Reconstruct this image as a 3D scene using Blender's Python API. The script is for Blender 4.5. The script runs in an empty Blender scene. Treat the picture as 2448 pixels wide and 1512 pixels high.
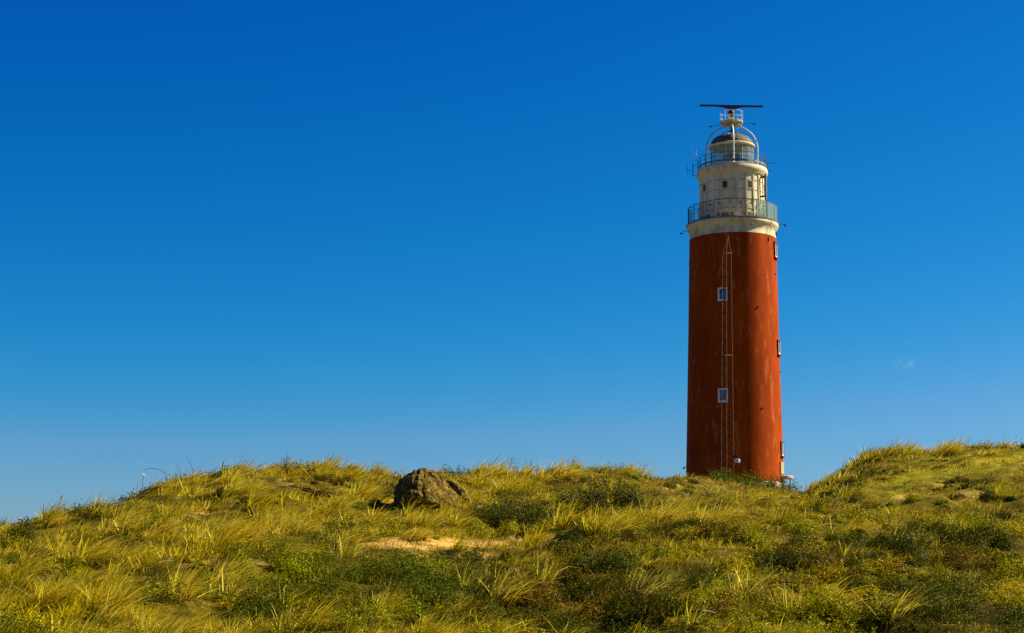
import bpy, math, random
import numpy as np
from mathutils import Vector, Matrix
R = math.radians
# ------------------------------------------------------------------ camera, sky, sun, exposure
U0, V0, F = 1223.5, 756.0, 3994.0          # picture units: 2447 wide
HOR, PITCH = 1367.0, R(4.0)
CZ = 1.6
scene = bpy.context.scene
col = scene.collection
cam_d = bpy.data.cameras.new('camera'); cam = bpy.data.objects.new('camera', cam_d); col.objects.link(cam)
cam.location = (0, 0, CZ); cam.rotation_euler = (R(90)+PITCH, 0, 0)
cam_d.sensor_width = 36.0; cam_d.lens = 36.0*F/2447.0
VC = HOR - F*math.tan(PITCH)               # picture row of the optical axis
cam_d.shift_y = (VC - V0)/2447.0
cam_d.clip_start = 0.1; cam_d.clip_end = 9000
scene.camera = cam
scene.view_settings.view_transform = 'Standard'; scene.view_settings.look = 'None'
scene.view_settings.gamma = 1.0; scene.view_settings.use_curve_mapping = False
scene.view_settings.exposure = 1.0
SUN_PHI, SUN_EL = R(101.5), R(37)
sh = Vector((math.sin(SUN_PHI), -math.cos(SUN_PHI)))
sun_dir = Vector((sh.x*math.cos(SUN_EL), sh.y*math.cos(SUN_EL), math.sin(SUN_EL)))
sd = bpy.data.lights.new('sun', 'SUN'); so = bpy.data.objects.new('sun', sd); col.objects.link(so)
sd.energy = 5.0; sd.angle = R(0.53); sd.color = (1.0, 0.92, 0.70)
so.rotation_euler = sun_dir.to_track_quat('Z', 'Y').to_euler()
world = bpy.data.worlds.new('World'); scene.world = world; world.use_nodes = True
wn = world.node_tree; wn.nodes.clear()
wo = wn.nodes.new('ShaderNodeOutputWorld'); wb = wn.nodes.new('ShaderNodeBackground')
sk = wn.nodes.new('ShaderNodeTexSky'); sk.sky_type = 'NISHITA'; sk.sun_disc = False
sk.sun_elevation = SUN_EL; sk.sun_rotation = math.atan2(sh.x, sh.y)
sk.altitude = 0; sk.air_density = 1.0; sk.dust_density = 0.25; sk.ozone_density = 10.0
# deep saturated blue air: red and green channels of the sky are pulled down towards the zenith
def wm_(op, a, b=None, c=None):
    n = wn.nodes.new('ShaderNodeMath'); n.operation = op
    for i, q in enumerate((a, b, c)):
        if q is None: continue
        if hasattr(q, 'node'): wn.links.new(q, n.inputs[i])
        else: n.inputs[i].default_value = q
    return n.outputs[0]
ss = wn.nodes.new('ShaderNodeSeparateColor'); wn.links.new(sk.outputs[0], ss.inputs[0])
r1 = wm_('MULTIPLY', wm_('POWER', wm_('MULTIPLY', ss.outputs[0], 1/2.245), 4.6), 1.06)
r2 = wm_('MAXIMUM', wm_('SUBTRACT', ss.outputs[0], 1.22), .01)
rr1 = wm_('MINIMUM', r1, wm_('MAXIMUM', r2, wm_('MULTIPLY', ss.outputs[0], .36)))
gg1 = wm_('MAXIMUM', wm_('MULTIPLY_ADD', ss.outputs[1], 1.02, -.93), .1)
bb1 = wm_('MULTIPLY_ADD', ss.outputs[2], .92, .2)
sc_ = wn.nodes.new('ShaderNodeCombineColor')
for k_, o_ in enumerate((rr1, gg1, bb1)): wn.links.new(o_, sc_.inputs[k_])
# one faint wisp of cloud low in the right of the sky
tcw = wn.nodes.new('ShaderNodeTexCoord'); mpw = wn.nodes.new('ShaderNodeMapping'); mpw.inputs['Scale'].default_value = (1, 1, 1.6)
cd_ = Vector(((2172-U0)/F, 1.0, (HOR-866)/F)).normalized(); mpw.inputs['Location'].default_value = (-cd_.x, -cd_.y, -cd_.z*1.6)
wn.links.new(tcw.outputs['Generated'], mpw.inputs[0])
ln_ = wn.nodes.new('ShaderNodeVectorMath'); ln_.operation = 'LENGTH'; wn.links.new(mpw.outputs[0], ln_.inputs[0])
nw = wn.nodes.new('ShaderNodeTexNoise'); nw.inputs['Scale'].default_value = 260; nw.inputs['Detail'].default_value = 5; wn.links.new(tcw.outputs['Generated'], nw.inputs[0])
fo_ = wn.nodes.new('ShaderNodeMapRange'); fo_.inputs[1].default_value = .0085; fo_.inputs[2].default_value = .001; wn.links.new(ln_.outputs['Value'], fo_.inputs[0])
nf_ = wn.nodes.new('ShaderNodeMapRange'); nf_.inputs[1].default_value = .42; nf_.inputs[2].default_value = .68; wn.links.new(nw.outputs[0], nf_.inputs[0])
cf_ = wm_('MULTIPLY', wm_('MULTIPLY', fo_.outputs[0], nf_.outputs[0]), .16)
mxw = wn.nodes.new('ShaderNodeMix'); mxw.data_type = 'RGBA'; wn.links.new(cf_, mxw.inputs[0]); wn.links.new(sc_.outputs[0], mxw.inputs[6]); mxw.inputs[7].default_value = (6.2, 6.6, 7.2, 1)
wn.links.new(mxw.outputs[2], wb.inputs[0])
wb.inputs[1].default_value = 0.0554
wn.links.new(wb.outputs[0], wo.inputs[0])
try:
    scene.cycles.max_bounces = 8; scene.cycles.transparent_max_bounces = 24
except Exception: pass

# ------------------------------------------------------------------ helpers
def tval(v):                                # slope (dz per metre of depth) seen at picture row v
    k = (VC - v)/F
    return (k*math.cos(PITCH)+math.sin(PITCH))/(math.cos(PITCH)-k*math.sin(PITCH)) if np.isscalar(v) else \
        (k*np.cos(PITCH)+np.sin(PITCH))/(np.cos(PITCH)-k*np.sin(PITCH))
def to_uv(x, y, z):
    zz = z - CZ
    dep = y*math.cos(PITCH)+zz*math.sin(PITCH); up = -y*math.sin(PITCH)+zz*math.cos(PITCH)
    return U0 + F*x/dep, VC - F*up/dep
def tag(o, label=None, cat=None, group=None, kind=None):
    if label: o['label'] = label
    if cat: o['category'] = cat
    if group: o['group'] = group
    if kind: o['kind'] = kind
    return o
def empty(name, loc, rz=0.0):
    o = bpy.data.objects.new(name, None); col.objects.link(o); o.location = loc; o.rotation_euler = (0, 0, rz)
    o.empty_display_size = 0.5
    return o
class MB:
    def __init__(s): s.v = []; s.f = []
    def add(s, vs, fs):
        b = len(s.v); s.v += [tuple(p) for p in vs]; s.f += [tuple(i+b for i in f) for f in fs]; return s
    def box(s, c, size, rot=None):
        vs = []
        for x in (-.5, .5):
            for y in (-.5, .5):
                for z in (-.5, .5):
                    p = Vector((x*size[0], y*size[1], z*size[2]))
                    if rot is not None: p = rot @ p
                    vs.append(p+Vector(c))
        return s.add(vs, [(0,1,3,2),(4,6,7,5),(0,4,5,1),(2,3,7,6),(0,2,6,4),(1,5,7,3)])
    def lathe(s, prof, n=96, cx=0, cy=0, closed=False):
        b = []; 
        for r, z in prof:
            for k in range(n):
                a = 2*math.pi*k/n; b.append((cx+r*math.sin(a), cy-r*math.cos(a), z))
        fs = []
        m = len(prof)
        for i in range(m if closed else m-1):
            j = (i+1) % m
            for k in range(n):
                l = (k+1) % n
                fs.append((i*n+k, i*n+l, j*n+l, j*n+k))
        return s.add(b, fs)
    def tube(s, pts, r, n=8, cap=True, r2=None):
        pts = [Vector(p) for p in pts]; m = len(pts); vs = []
        prev = None
        for i, p in enumerate(pts):
            if i == 0: d = pts[1]-p
            elif i == m-1: d = p-pts[i-1]
            else: d = (pts[i+1]-p).normalized()+(p-pts[i-1]).normalized()
            d.normalize()
            a = prev if prev is not None else (Vector((0,0,1)) if abs(d.z) < .9 else Vector((1,0,0)))
            x = (a - d*a.dot(d)).normalized(); y = d.cross(x); prev = x
            rr = r if r2 is None else r+(r2-r)*i/(m-1)
            for k in range(n):
                t = 2*math.pi*k/n; vs.append(p+(x*math.cos(t)+y*math.sin(t))*rr)
        fs = [(i*n+k, i*n+(k+1)%n, (i+1)*n+(k+1)%n, (i+1)*n+k) for i in range(m-1) for k in range(n)]
        if cap: fs += [tuple(range(n-1,-1,-1)), tuple((m-1)*n+k for k in range(n))]
        return s.add(vs, fs)
    def sector(s, r0, r1, a0, a1, z0, z1, n=6):          # curved plate on a cylinder, angles in degrees from the camera side
        vs = []
        for k in range(n+1):
            a = R(a0+(a1-a0)*k/n)
            for r in (r0, r1):
                for z in (z0, z1): vs.append((r*math.sin(a), -r*math.cos(a), z))
        fs = []
        for k in range(n):
            o = 4*k; p = o+4
            fs += [(o+2,p+2,p+3,o+3),(o,o+1,p+1,p),(o+1,o+3,p+3,p+1),(o,p,p+2,o+2)]
        fs += [(0,2,3,1), (4*n,4*n+1,4*n+3,4*n+2)]
        return s.add(vs, fs)
    def ring(s, r, z, rad, n=72, m=6, a0=0, a1=360):
        full = abs(a1-a0) >= 360
        pts = [(r*math.sin(R(a0+(a1-a0)*k/n)), -r*math.cos(R(a0+(a1-a0)*k/n)), z) for k in range(n+1)]
        return s.tube(pts, rad, m, cap=not full)
    def build(s, name, mat, parent=None, smooth=True, ang=35, bevel=0):
        me = bpy.data.meshes.new(name); me.from_pydata(s.v, [], s.f); me.update()
        o = bpy.data.objects.new(name, me); col.objects.link(o)
        me.materials.append(mat)
        if smooth:
            me.polygons.foreach_set('use_smooth', [True]*len(me.polygons)); me.set_sharp_from_angle(angle=R(ang))
        if bevel:
            b = o.modifiers.new('bevel', 'BEVEL'); b.width = bevel; b.segments = 2
        if parent: o.parent = parent
        return o
def P(r, a, z): return Vector((r*math.sin(R(a)), -r*math.cos(R(a)), z))

# ------------------------------------------------------------------ materials
def new_mat(name):
    m = bpy.data.materials.new(name); m.use_nodes = True
    nt = m.node_tree; return m, nt, nt.nodes['Principled BSDF']
def mat_plain(name, c, rough=.6, metal=0, var=.12, scale=3.0, bump=0.0, c2=None):
    m, nt, b = new_mat(name)
    tc = nt.nodes.new('ShaderNodeTexCoord'); n = nt.nodes.new('ShaderNodeTexNoise'); n.inputs['Scale'].default_value = scale
    n.inputs['Detail'].default_value = 6; nt.links.new(tc.outputs['Object'], n.inputs['Vector'])
    r = nt.nodes.new('ShaderNodeValToRGB'); r.color_ramp.elements[0].position = .35; r.color_ramp.elements[1].position = .65
    d = c2 if c2 else tuple(x*(1-var*2) for x in c)
    r.color_ramp.elements[0].color = (*d, 1); r.color_ramp.elements[1].color = (*c, 1)
    nt.links.new(n.outputs[0], r.inputs[0]); nt.links.new(r.outputs[0], b.inputs['Base Color'])
    b.inputs['Roughness'].default_value = rough; b.inputs['Metallic'].default_value = metal
    if bump:
        bp = nt.nodes.new('ShaderNodeBump'); bp.inputs['Strength'].default_value = bump; bp.inputs['Distance'].default_value = .05
        nt.links.new(n.outputs[0], bp.inputs['Height']); nt.links.new(bp.outputs[0], b.inputs['Normal'])
    return m
def streak_mat(name, base, light, dark, lt=.62, dt=.36, rough=.8, bump=.3, grime=None, spec=.04):
    # weathered painted render: soft tone, vertical run-off streaks, worn flecks
    m, nt, b = new_mat(name); L = nt.links
    tc = nt.nodes.new('ShaderNodeTexCoord')
    def noise(sx, sy, sz, sc, det=6):
        mp = nt.nodes.new('ShaderNodeMapping'); mp.inputs['Scale'].default_value = (sx, sy, sz)
        L.new(tc.outputs['Object'], mp.inputs[0])
        n = nt.nodes.new('ShaderNodeTexNoise'); n.inputs['Scale'].default_value = sc; n.inputs['Detail'].default_value = det
        L.new(mp.outputs[0], n.inputs['Vector']); return n.outputs[0]
    def ramp(src, a, bb):
        r = nt.nodes.new('ShaderNodeMapRange'); r.inputs[1].default_value = a; r.inputs[2].default_value = bb
        L.new(src, r.inputs[0]); return r.outputs[0]
    def mix(fac, a, c):
        mx = nt.nodes.new('ShaderNodeMix'); mx.data_type = 'RGBA'
        if hasattr(fac, 'node'): L.new(fac, mx.inputs[0])
        else: mx.inputs[0].default_value = fac
        if hasattr(a, 'node'): L.new(a, mx.inputs[6])
        else: mx.inputs[6].default_value = (*a, 1)
        if hasattr(c, 'node'): L.new(c, mx.inputs[7])
        else: mx.inputs[7].default_value = (*c, 1)
        return mx.outputs[2]
    def mul(a, c):
        q = nt.nodes.new('ShaderNodeMath'); q.operation = 'MULTIPLY'; L.new(a, q.inputs[0])
        if hasattr(c, 'node'): L.new(c, q.inputs[1])
        else: q.inputs[1].default_value = c
        return q.outputs[0]
    big = noise(1, 1, .25, .8); st = noise(1, 1, .06, 3.5); fleck = noise(1, 1, .3, 2.2, 10); fine = noise(1, 1, 1, 14, 8)
    c = mix(ramp(big, .3, .7), dark, base)
    c = mix(mul(ramp(st, .55, .75), .35), c, dark)
    c = mix(mul(ramp(fleck, lt, lt+.1), ramp(fine, .42, .62)), c, light)
    if grime:
        c = mix(mul(ramp(noise(1, 1, .35, 1.6, 10), .48, .66), grime[1]), c, grime[0])
    L.new(c, b.inputs['Base Color']); b.inputs['Roughness'].default_value = rough; b.inputs['Specular IOR Level'].default_value = spec
    bp = nt.nodes.new('ShaderNodeBump'); bp.inputs['Strength'].default_value = bump; bp.inputs['Distance'].default_value = .03
    L.new(fine, bp.inputs['Height']); L.new(bp.outputs[0], b.inputs['Normal'])
    return m
def mat_glass(name, tint=(.75, .88, .85), alpha=.72, rough=.05):
    m, nt, b = new_mat(name); nt.nodes.remove(b)
    out = nt.nodes['Material Output']
    t = nt.nodes.new('ShaderNodeBsdfTransparent'); t.inputs[0].default_value = (*tint, 1)
    g = nt.nodes.new('ShaderNodeBsdfPrincipled'); g.inputs['Base Color'].default_value = (.30, .38, .34, 1); g.inputs['Roughness'].default_value = rough
    nz = nt.nodes.new('ShaderNodeTexNoise'); nz.inputs['Scale'].default_value = 1.5
    mr = nt.nodes.new('ShaderNodeMapRange'); mr.inputs[3].default_value = alpha-.08; mr.inputs[4].default_value = alpha+.08
    nt.links.new(nz.outputs[0], mr.inputs[0])
    mx = nt.nodes.new('ShaderNodeMixShader'); nt.links.new(mr.outputs[0], mx.inputs[0])
    nt.links.new(g.outputs[0], mx.inputs[1]); nt.links.new(t.outputs[0], mx.inputs[2]); nt.links.new(mx.outputs[0], out.inputs[0])
    return m
M = {}
M['red'] = streak_mat('red_render', (.39, .056, .0005), (.48, .15, .05), (.24, .028, .0002), lt=.56, rough=.8, bump=.3, grime=((.17, .024, .001), .35))
M['cream'] = streak_mat('cream_paint', (.82, .72, .45), (.88, .80, .56), (.62, .51, .28), grime=((.12, .09, .05), .45))
M['iron_cream'] = streak_mat('cream_iron_plates', (.84, .74, .47), (.88, .80, .56), (.66, .55, .32), grime=((.30, .18, .07), .35))
M['ochre'] = mat_plain('stained_seams', (.42, .29, .09), .7)
M['white'] = mat_plain('white_tube_paint', (.72, .70, .60), .45, var=.1)
M['steel'] = mat_plain('weathered_steel', (.05, .045, .035), .7, .0, c2=(.025, .02, .015))
M['galv'] = mat_plain('galvanised_steel', (.22, .20, .15), .6, .1)
M['dark'] = mat_plain('black_fitting', (.014, .013, .012), .45)
M['radar'] = mat_plain('dark_radar_paint', (.035, .028, .02), .5)
M['dome'] = mat_plain('bronze_roof', (.10, .072, .03), .75, .0, scale=2.5, c2=(.07, .055, .025))
M['seam'] = mat_plain('verdigris_seam', (.20, .22, .14), .6)
M['mast'] = mat_plain('rusty_lattice', (.26, .11, .02), .8, c2=(.14, .05, .01), scale=8)
M['glass'] = mat_glass('lantern_glass')
M['railglass'] = mat_glass('wind_screen_glass', (.78, .90, .80), .62)
M['winframe'] = mat_plain('white_window_frame', (.86, .84, .74), .5)
M['winglass'] = mat_plain('window_pane', (.035, .11, .20), .08, var=.2)
M['blackglass'] = mat_plain('dark_window_pane', (.006, .006, .006), .7)
M['louver'] = mat_plain('olive_panel', (.16, .125, .03), .6)
M['khaki'] = mat_plain('khaki_panel', (.40, .30, .12), .7)
M['pink'] = mat_plain('pink_concrete', (.60, .38, .28), .8, bump=.2)
M['lens'] = mat_plain('green_lens', (.03, .06, .05), .15)
M['darkred'] = mat_plain('dark_red_reveal', (.13, .014, .006), .8)

# ------------------------------------------------------------------ terrain
rng = np.random.default_rng(7)
def vnoise(x, y, seed=0):
    xi = np.floor(x).astype(np.int64); yi = np.floor(y).astype(np.int64); fx = x-xi; fy = y-yi
    fx = fx*fx*fx*(fx*(fx*6-15)+10); fy = fy*fy*fy*(fy*(fy*6-15)+10)
    def h(a, b):
        n = (a*374761393 + b*668265263 + seed*982451653) & 0xffffffff
        n = ((n ^ (n >> 13))*1274126177) & 0xffffffff
        return ((n ^ (n >> 16)) & 0xffff)/65535.0
    a = h(xi, yi); b = h(xi+1, yi); c = h(xi, yi+1); d = h(xi+1, yi+1)
    return (a*(1-fx)+b*fx)*(1-fy)+(c*(1-fx)+d*fx)*fy
def fbm(x, y, s, o=4, seed=0):
    r = 0; a = .5; t = 0
    for i in range(o):
        r = r+a*(vnoise(x/s+17*i, y/s-31*i, seed+i)-.5); t += a; a *= .5; s *= .5
    return r/t*2          # about -1..1
# columns (picture u): ridge row / depth, knee rows at depths
RU = np.array([-900,-300,0,130,300,450,560,700,820,900,1000,1100,1200,1340,1500,1580,1650,1750,1850,1925,1965,2010,2060,2130,2200,2260,2350,2447,2800,3400.])
RV = np.array([1460,1360,1286,1238,1176,1130,1114,1112,1120,1136,1132,1124,1130,1124,1118,1126,1139,1158,1172,1180,1152,1120,1088,1077,1076,1076,1064,1050,1004,1060.])
RD = np.array([50,50,52,53,55,57,58,58,58,60,60,60,62,64,66,72,80,92,97,96,89,83,79,76,74,73,72,72,70,66.])
KD = [24, 32, 39, 40.2, 46]                # knee depths
KU = np.array([-900,0,400,820,920,1080,1200,1340,1450,1700,1950,2200,2447,3400.])
KV = np.array([[1600]*14,
 [1500,1420,1412,1425,1430,1432,1428,1420,1410,1405,1405,1400,1390,1400],
 [1440,1338,1300,1322,1348,1358,1352,1328,1302,1300,1298,1290,1275,1300],
 [1432,1328,1290,1306,1300,1304,1310,1308,1290,1288,1286,1278,1262,1290],
 [1380,1276,1234,1248,1260,1270,1276,1268,1236,1232,1234,1222,1205,1230.]])
def H0(x, y):
    x = np.asarray(x, float); y = np.asarray(y, float)
    r = np.hypot(x, y); yy = np.maximum(y, .2*r+1e-3)
    a = x/yy; u = U0+F*np.clip(a, -1.2, 1.2)
    d = r*np.cos(np.arctan(a))
    us = u + 14*fbm(x, y, 5, 2, 90)
    ds = [np.full_like(d, -5.0), np.full_like(d, 10.0)]; zs = [np.full_like(d, -1.6), np.full_like(d, -1.6)]
    for k, kd in enumerate(KD):
        v = np.interp(us, KU, KV[k]); ds.append(np.full_like(d, kd)); zs.append(tval(v)*kd)
    rd = np.interp(us, RU, RD); rv = np.interp(us, RU, RV)
    ds.append(rd); zs.append(tval(rv)*rd)
    # behind the ridge: a shallow dip, then the plateau the tower stands on
    zr = zs[-1]
    ds.append(rd+14); zs.append(np.minimum(zr-1.6, tval(1178.0)*(rd+14)))
    near_t = np.clip(1.6-np.abs(u-1790)/260, 0, 1)       # the rise that carries the tower
    ds.append(np.full_like(d, 136.0)); zs.append(near_t*tval(1172.0)*136+(1-near_t)*np.minimum(zr-3.5, 2.0))
    ds.append(np.full_like(d, 175.0)); zs.append(near_t*tval(1168.0)*150+(1-near_t)*np.minimum(zr-5.0, 1.0))
    ds.append(np.full_like(d, 400.0)); zs.append(np.full_like(d, -2.0))
    ds.append(np.full_like(d, 9000.0)); zs.append(np.full_like(d, -2.0))
    z = np.zeros_like(d)
    for i in range(len(ds)-1):
        t = (d-ds[i])/(ds[i+1]-ds[i]); m = (t >= 0) & (t < 1)
        z = np.where(m, zs[i]+(zs[i+1]-zs[i])*t, z)
    z = np.where(d >= 9000, 0, z)
    # rounded ridge top
    dr = (d-rd); z = z-.35*np.exp(-(dr/3.0)**2)*np.clip((zr-1)/3, 0, 1)*.5
    amp = np.clip((r-14)/10, 0, 1)
    near = np.clip(1-(r-130)/60, .0, 1)
    lump = .36*fbm(x, y*.8, 3.2, 3, 3)+.20*fbm(x, y, 1.2, 3, 11)
    back = np.clip((y+2)/6, 0, 1)
    saddle = 1-.6*np.exp(-((u-1790)/110)**2)*np.clip((d-60)/20, 0, 1)
    z = z+amp*near*lump*saddle+(1-near)*1.4*fbm(x, y, 60, 3, 5)
    z = np.where(r > 400, z*.8, z)
    return z*back+(1-back)*(-1.6+.3*fbm(x, y, 6, 3, 8)) + CZ
def first_hit(u, v, fn, dmin=22., dmax=130.):
    t = tval(v); a = (u-U0)/F*(math.cos(PITCH)+t*math.sin(PITCH))
    d = np.arange(dmin, dmax, .05); zz = fn(a*d, d); ray = CZ+t*d
    i = np.argmax(zz >= ray) if (zz >= ray).any() else int(np.argmin(ray-zz))
    return a*d[i], d[i], zz[i]
# scooped hollows between the hummocks: picture place, width, depth (m)
DENTS = [(165,1335,.75,.6),(185,1318,.5,.4),(560,1285,.5,.4),(520,1275,.45,.4),(700,1395,.9,.6),(640,1420,.7,.5),(770,1440,.9,.6),(850,1400,.6,.5),(900,1440,.6,.5),(690,1490,.7,.5),
 (1130,1320,.8,.5),(1060,1328,.7,.45),(1190,1335,.8,.5),(1160,1480,.8,.6),(1240,1450,.7,.6),(1320,1455,.9,.65),(1420,1470,.8,.6),(1500,1495,.9,.6),(1380,1400,.5,.4),(1560,1420,.6,.5),(1640,1380,.5,.4),(1780,1350,.5,.35),
 (1850,1455,.8,.6),(1960,1400,.7,.5),(2010,1480,.9,.6),(2100,1440,.7,.5),(2240,1400,.7,.5),(2300,1350,.6,.4),(2390,1385,.7,.5),(2330,1470,.6,.35),(2180,1500,.6,.35),(1740,1480,.7,.5),(1550,1175,.8,.5),(1520,1165,.6,.4),
 (2130,1165,.9,.25),(2330,1185,.9,.4),(2400,1200,.8,.4),(2010,1175,.6,.4),(340,1400,.6,.4),(450,1375,.5,.4),(90,1410,.8,.5),(30,1430,.6,.4),(250,1420,.5,.4),(1330,1150,.5,.4),(1340,1240,.8,.5),(1390,1205,.7,.4),(620,1320,.5,.35),(780,1265,.5,.35),(440,1165,.6,.35)]
DP = [(*first_hit(u_, v_, H0)[:2], w_*1.2, dp_*.75) for u_, v_, w_, dp_ in DENTS]
def dent_depth(x, y):
    e = np.zeros_like(x)
    for px_, py_, w_, dp_ in DP: e = np.maximum(e, dp_*np.exp(-(((x-px_)/(w_*.8))**2+((y-py_)/w_)**2)**1.5))
    return e
def H(x, y):
    x = np.asarray(x, float); y = np.asarray(y, float)
    return H0(x, y)-dent_depth(x, y)
def Hs(x, y): return float(H(np.array([x]), np.array([y]))[0])
def ground_at(u, v, dmin=22., dmax=130.):     # first point of the terrain seen at picture point (u,v)
    t = tval(v); a = (u-U0)/F*(math.cos(PITCH)+t*math.sin(PITCH))
    d = np.arange(dmin, dmax, .05); zz = H(a*d, d); ray = CZ+t*d
    i = np.argmax(zz >= ray) if (zz >= ray).any() else int(np.argmin(ray-zz))
    return Vector((a*d[i], d[i], zz[i]))
def top_at(u, dmax=115.):                     # skyline point of the terrain in picture column u
    a = (u-U0)/F; d = np.arange(30, dmax, .1); zz = H(a*d, d); s = (zz-CZ)/d; i = int(np.argmax(s))
    return Vector((a*d[i], d[i], zz[i]))
# ground sheet: polar grid, fine where the camera looks
th = np.concatenate([np.linspace(-180, -36, 60)[:-1], np.linspace(-36, -26, 30)[:-1], np.linspace(-26, 26, 380)[:-1], np.linspace(26, 36, 30)[:-1], np.linspace(36, 180, 60)])
rr = np.concatenate([[.5, 2, 4, 7, 10, 13, 16, 19], np.arange(21, 80, .16), np.arange(80, 130, .5), np.arange(130, 220, 3), np.geomspace(220, 6000, 40)])
TH, RR = np.meshgrid(np.radians(th), rr)
GX = RR*np.sin(TH); GY = RR*np.cos(TH); GZ = H(GX, GY)
nr, ntt = TH.shape
vs = np.stack([GX, GY, GZ], -1).reshape(-1, 3)
def mesh_np(name, verts, quads, mats, colors=None, smooth=False):
    me = bpy.data.meshes.new(name); nv = len(verts); nf = len(quads); k = quads.shape[1]
    me.vertices.add(nv); me.vertices.foreach_set('co', verts.astype(np.float32).ravel())
    me.loops.add(nf*k); me.loops.foreach_set('vertex_index', quads.astype(np.int32).ravel())
    me.polygons.add(nf); me.polygons.foreach_set('loop_start', (np.arange(nf)*k).astype(np.int32))
    me.polygons.foreach_set('loop_total', np.full(nf, k, np.int32))
    if smooth: me.polygons.foreach_set('use_smooth', np.ones(nf, bool))
    me.update(calc_edges=True)
    if colors is not None:
        ca = me.attributes.new('tint', 'FLOAT_COLOR', 'POINT')
        ca.data.foreach_set('color', np.concatenate([colors, np.ones((nv, 1))], 1).astype(np.float32).ravel())
    for m in mats: me.materials.append(m)
    return me
def path_band(u, v):                          # mossy strip running down the right hill
    t = np.clip((2470-u)/370, 0, 1); d_ = v-(1078+100*t**1.1)
    return np.clip(1.35-np.abs(d_)/26, 0, 1)*np.clip((u-2060)/60, 0, 1)
# --- where things grow, in picture coordinates of the ground point
def ell(u, v, cu, cv, ru, rv, soft=.5):
    q = np.hypot((u-cu)/ru, (v-cv)/rv); return np.clip((1+soft-q)/(2*soft), 0, 1)
def sand_mask(x, y, z):
    u, v = to_uv(x, np.maximum(y, 5), z); n = fbm(x, y, 1.2, 4, 44)
    m = np.maximum.reduce([ell(u, v, 1040, 1299, 210, 11)*.85, ell(u, v, 1130, 1326, 60, 11)*.9, ell(u, v, 930, 1290, 70, 6)*.8,
        ell(u, v, 445, 1222, 60, 12)*.5, ell(u, v, 545, 1345, 120, 9)*.45, ell(u, v, 300, 1338, 130, 8)*.45, ell(u, v, 1090, 1215, 30, 6)*.4,
        ell(u, v, 950, 1198, 60, 6)*.5, ell(u, v, 1640, 1170, 110, 20)*.25, ell(u, v, 1300, 1290, 110, 16)*.5, ell(u, v, 2150, 1180, 90, 14)*.12])
    n2 = fbm(x, y, .35, 2, 47); return np.clip(m*1.25+n*.6+n2*.5-.2, 0, 1)*(y > 20)*(y < 110)
def scrub_density(u, v):
    m = (.17+.17*(u > 1250)*(v > 1210))*np.ones_like(u)
    m = np.maximum(m, .7*ell(u, v, 2360, 1180, 170, 45)); m = np.maximum(m, .5*ell(u, v, 2090, 1110, 110, 40))
    m = np.maximum(m, .72*ell(u, v, 820, 1398, 250, 85)); m = np.maximum(m, .8*ell(u, v, 700, 1440, 190, 80))
    m = np.maximum(m, .75*ell(u, v, 1900, 1420, 750, 120)); m = np.maximum(m, .6*ell(u, v, 2150, 1310, 380, 60)); m = np.maximum(m, .8*ell(u, v, 1180, 1440, 240, 70))
    m = np.maximum(m, .6*ell(u, v, 60, 1400, 120, 45)); m = np.maximum(m, .55*ell(u, v, 450, 1150, 420, 30)); m = np.maximum(m, .5*ell(u, v, 2350, 1200, 150, 50))
    m = np.maximum(m, .35*ell(u, v, 1450, 1150, 120, 25)); m = np.maximum(m, .5*ell(u, v, 1650, 1480, 900, 60))
    return m*(1-.95*path_band(u, v))
q = (np.arange(nr-1)[:, None]*ntt+np.arange(ntt-1)[None, :]).ravel()
quads = np.stack([q, q+1, q+ntt+1, q+ntt], 1)[:, ::-1]
sm = sand_mask(vs[:, 0], vs[:, 1], vs[:, 2])
gm, nt, b = new_mat('dune_soil'); L = nt.links
at = nt.nodes.new('ShaderNodeAttribute'); at.attribute_name = 'tint'
tc = nt.nodes.new('ShaderNodeTexCoord'); n1 = nt.nodes.new('ShaderNodeTexNoise'); n1.inputs['Scale'].default_value = 2.2; n1.inputs['Detail'].default_value = 12
n1.inputs['Roughness'].default_value = .7; L.new(tc.outputs['Object'], n1.inputs[0])
rp = nt.nodes.new('ShaderNodeValToRGB'); rp.color_ramp.elements[0].color = (.05, .033, .002, 1); rp.color_ramp.elements[0].position = .35
rp.color_ramp.elements[1].color = (.24, .15, .012, 1); rp.color_ramp.elements[1].position = .68; e = rp.color_ramp.elements.new(.52); e.color = (.11, .085, .004, 1)
L.new(n1.outputs[0], rp.inputs[0])
sr = nt.nodes.new('ShaderNodeValToRGB'); sr.color_ramp.elements[0].color = (.32, .17, .02, 1); sr.color_ramp.elements[1].color = (.66, .42, .10, 1)
sr.color_ramp.elements[0].position = .35; sr.color_ramp.elements[1].position = .6; L.new(n1.outputs[0], sr.inputs[0])
sx = nt.nodes.new('ShaderNodeSeparateColor'); L.new(at.outputs['Color'], sx.inputs[0])
mr_ = nt.nodes.new('ShaderNodeValToRGB'); mr_.color_ramp.elements[0].color = (.12, .10, .004, 1); mr_.color_ramp.elements[1].color = (.30, .25, .008, 1)
mr_.color_ramp.elements[0].position = .38; mr_.color_ramp.elements[1].position = .62; L.new(n1.outputs[0], mr_.inputs[0])
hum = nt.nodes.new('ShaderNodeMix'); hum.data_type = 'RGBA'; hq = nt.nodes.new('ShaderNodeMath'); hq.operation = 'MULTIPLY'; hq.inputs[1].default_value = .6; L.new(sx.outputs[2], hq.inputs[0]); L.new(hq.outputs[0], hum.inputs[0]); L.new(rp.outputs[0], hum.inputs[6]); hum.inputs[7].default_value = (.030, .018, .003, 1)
m0 = nt.nodes.new('ShaderNodeMix'); m0.data_type = 'RGBA'; L.new(sx.outputs[1], m0.inputs[0]); L.new(hum.outputs[2], m0.inputs[6]); L.new(mr_.outputs[0], m0.inputs[7])
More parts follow.
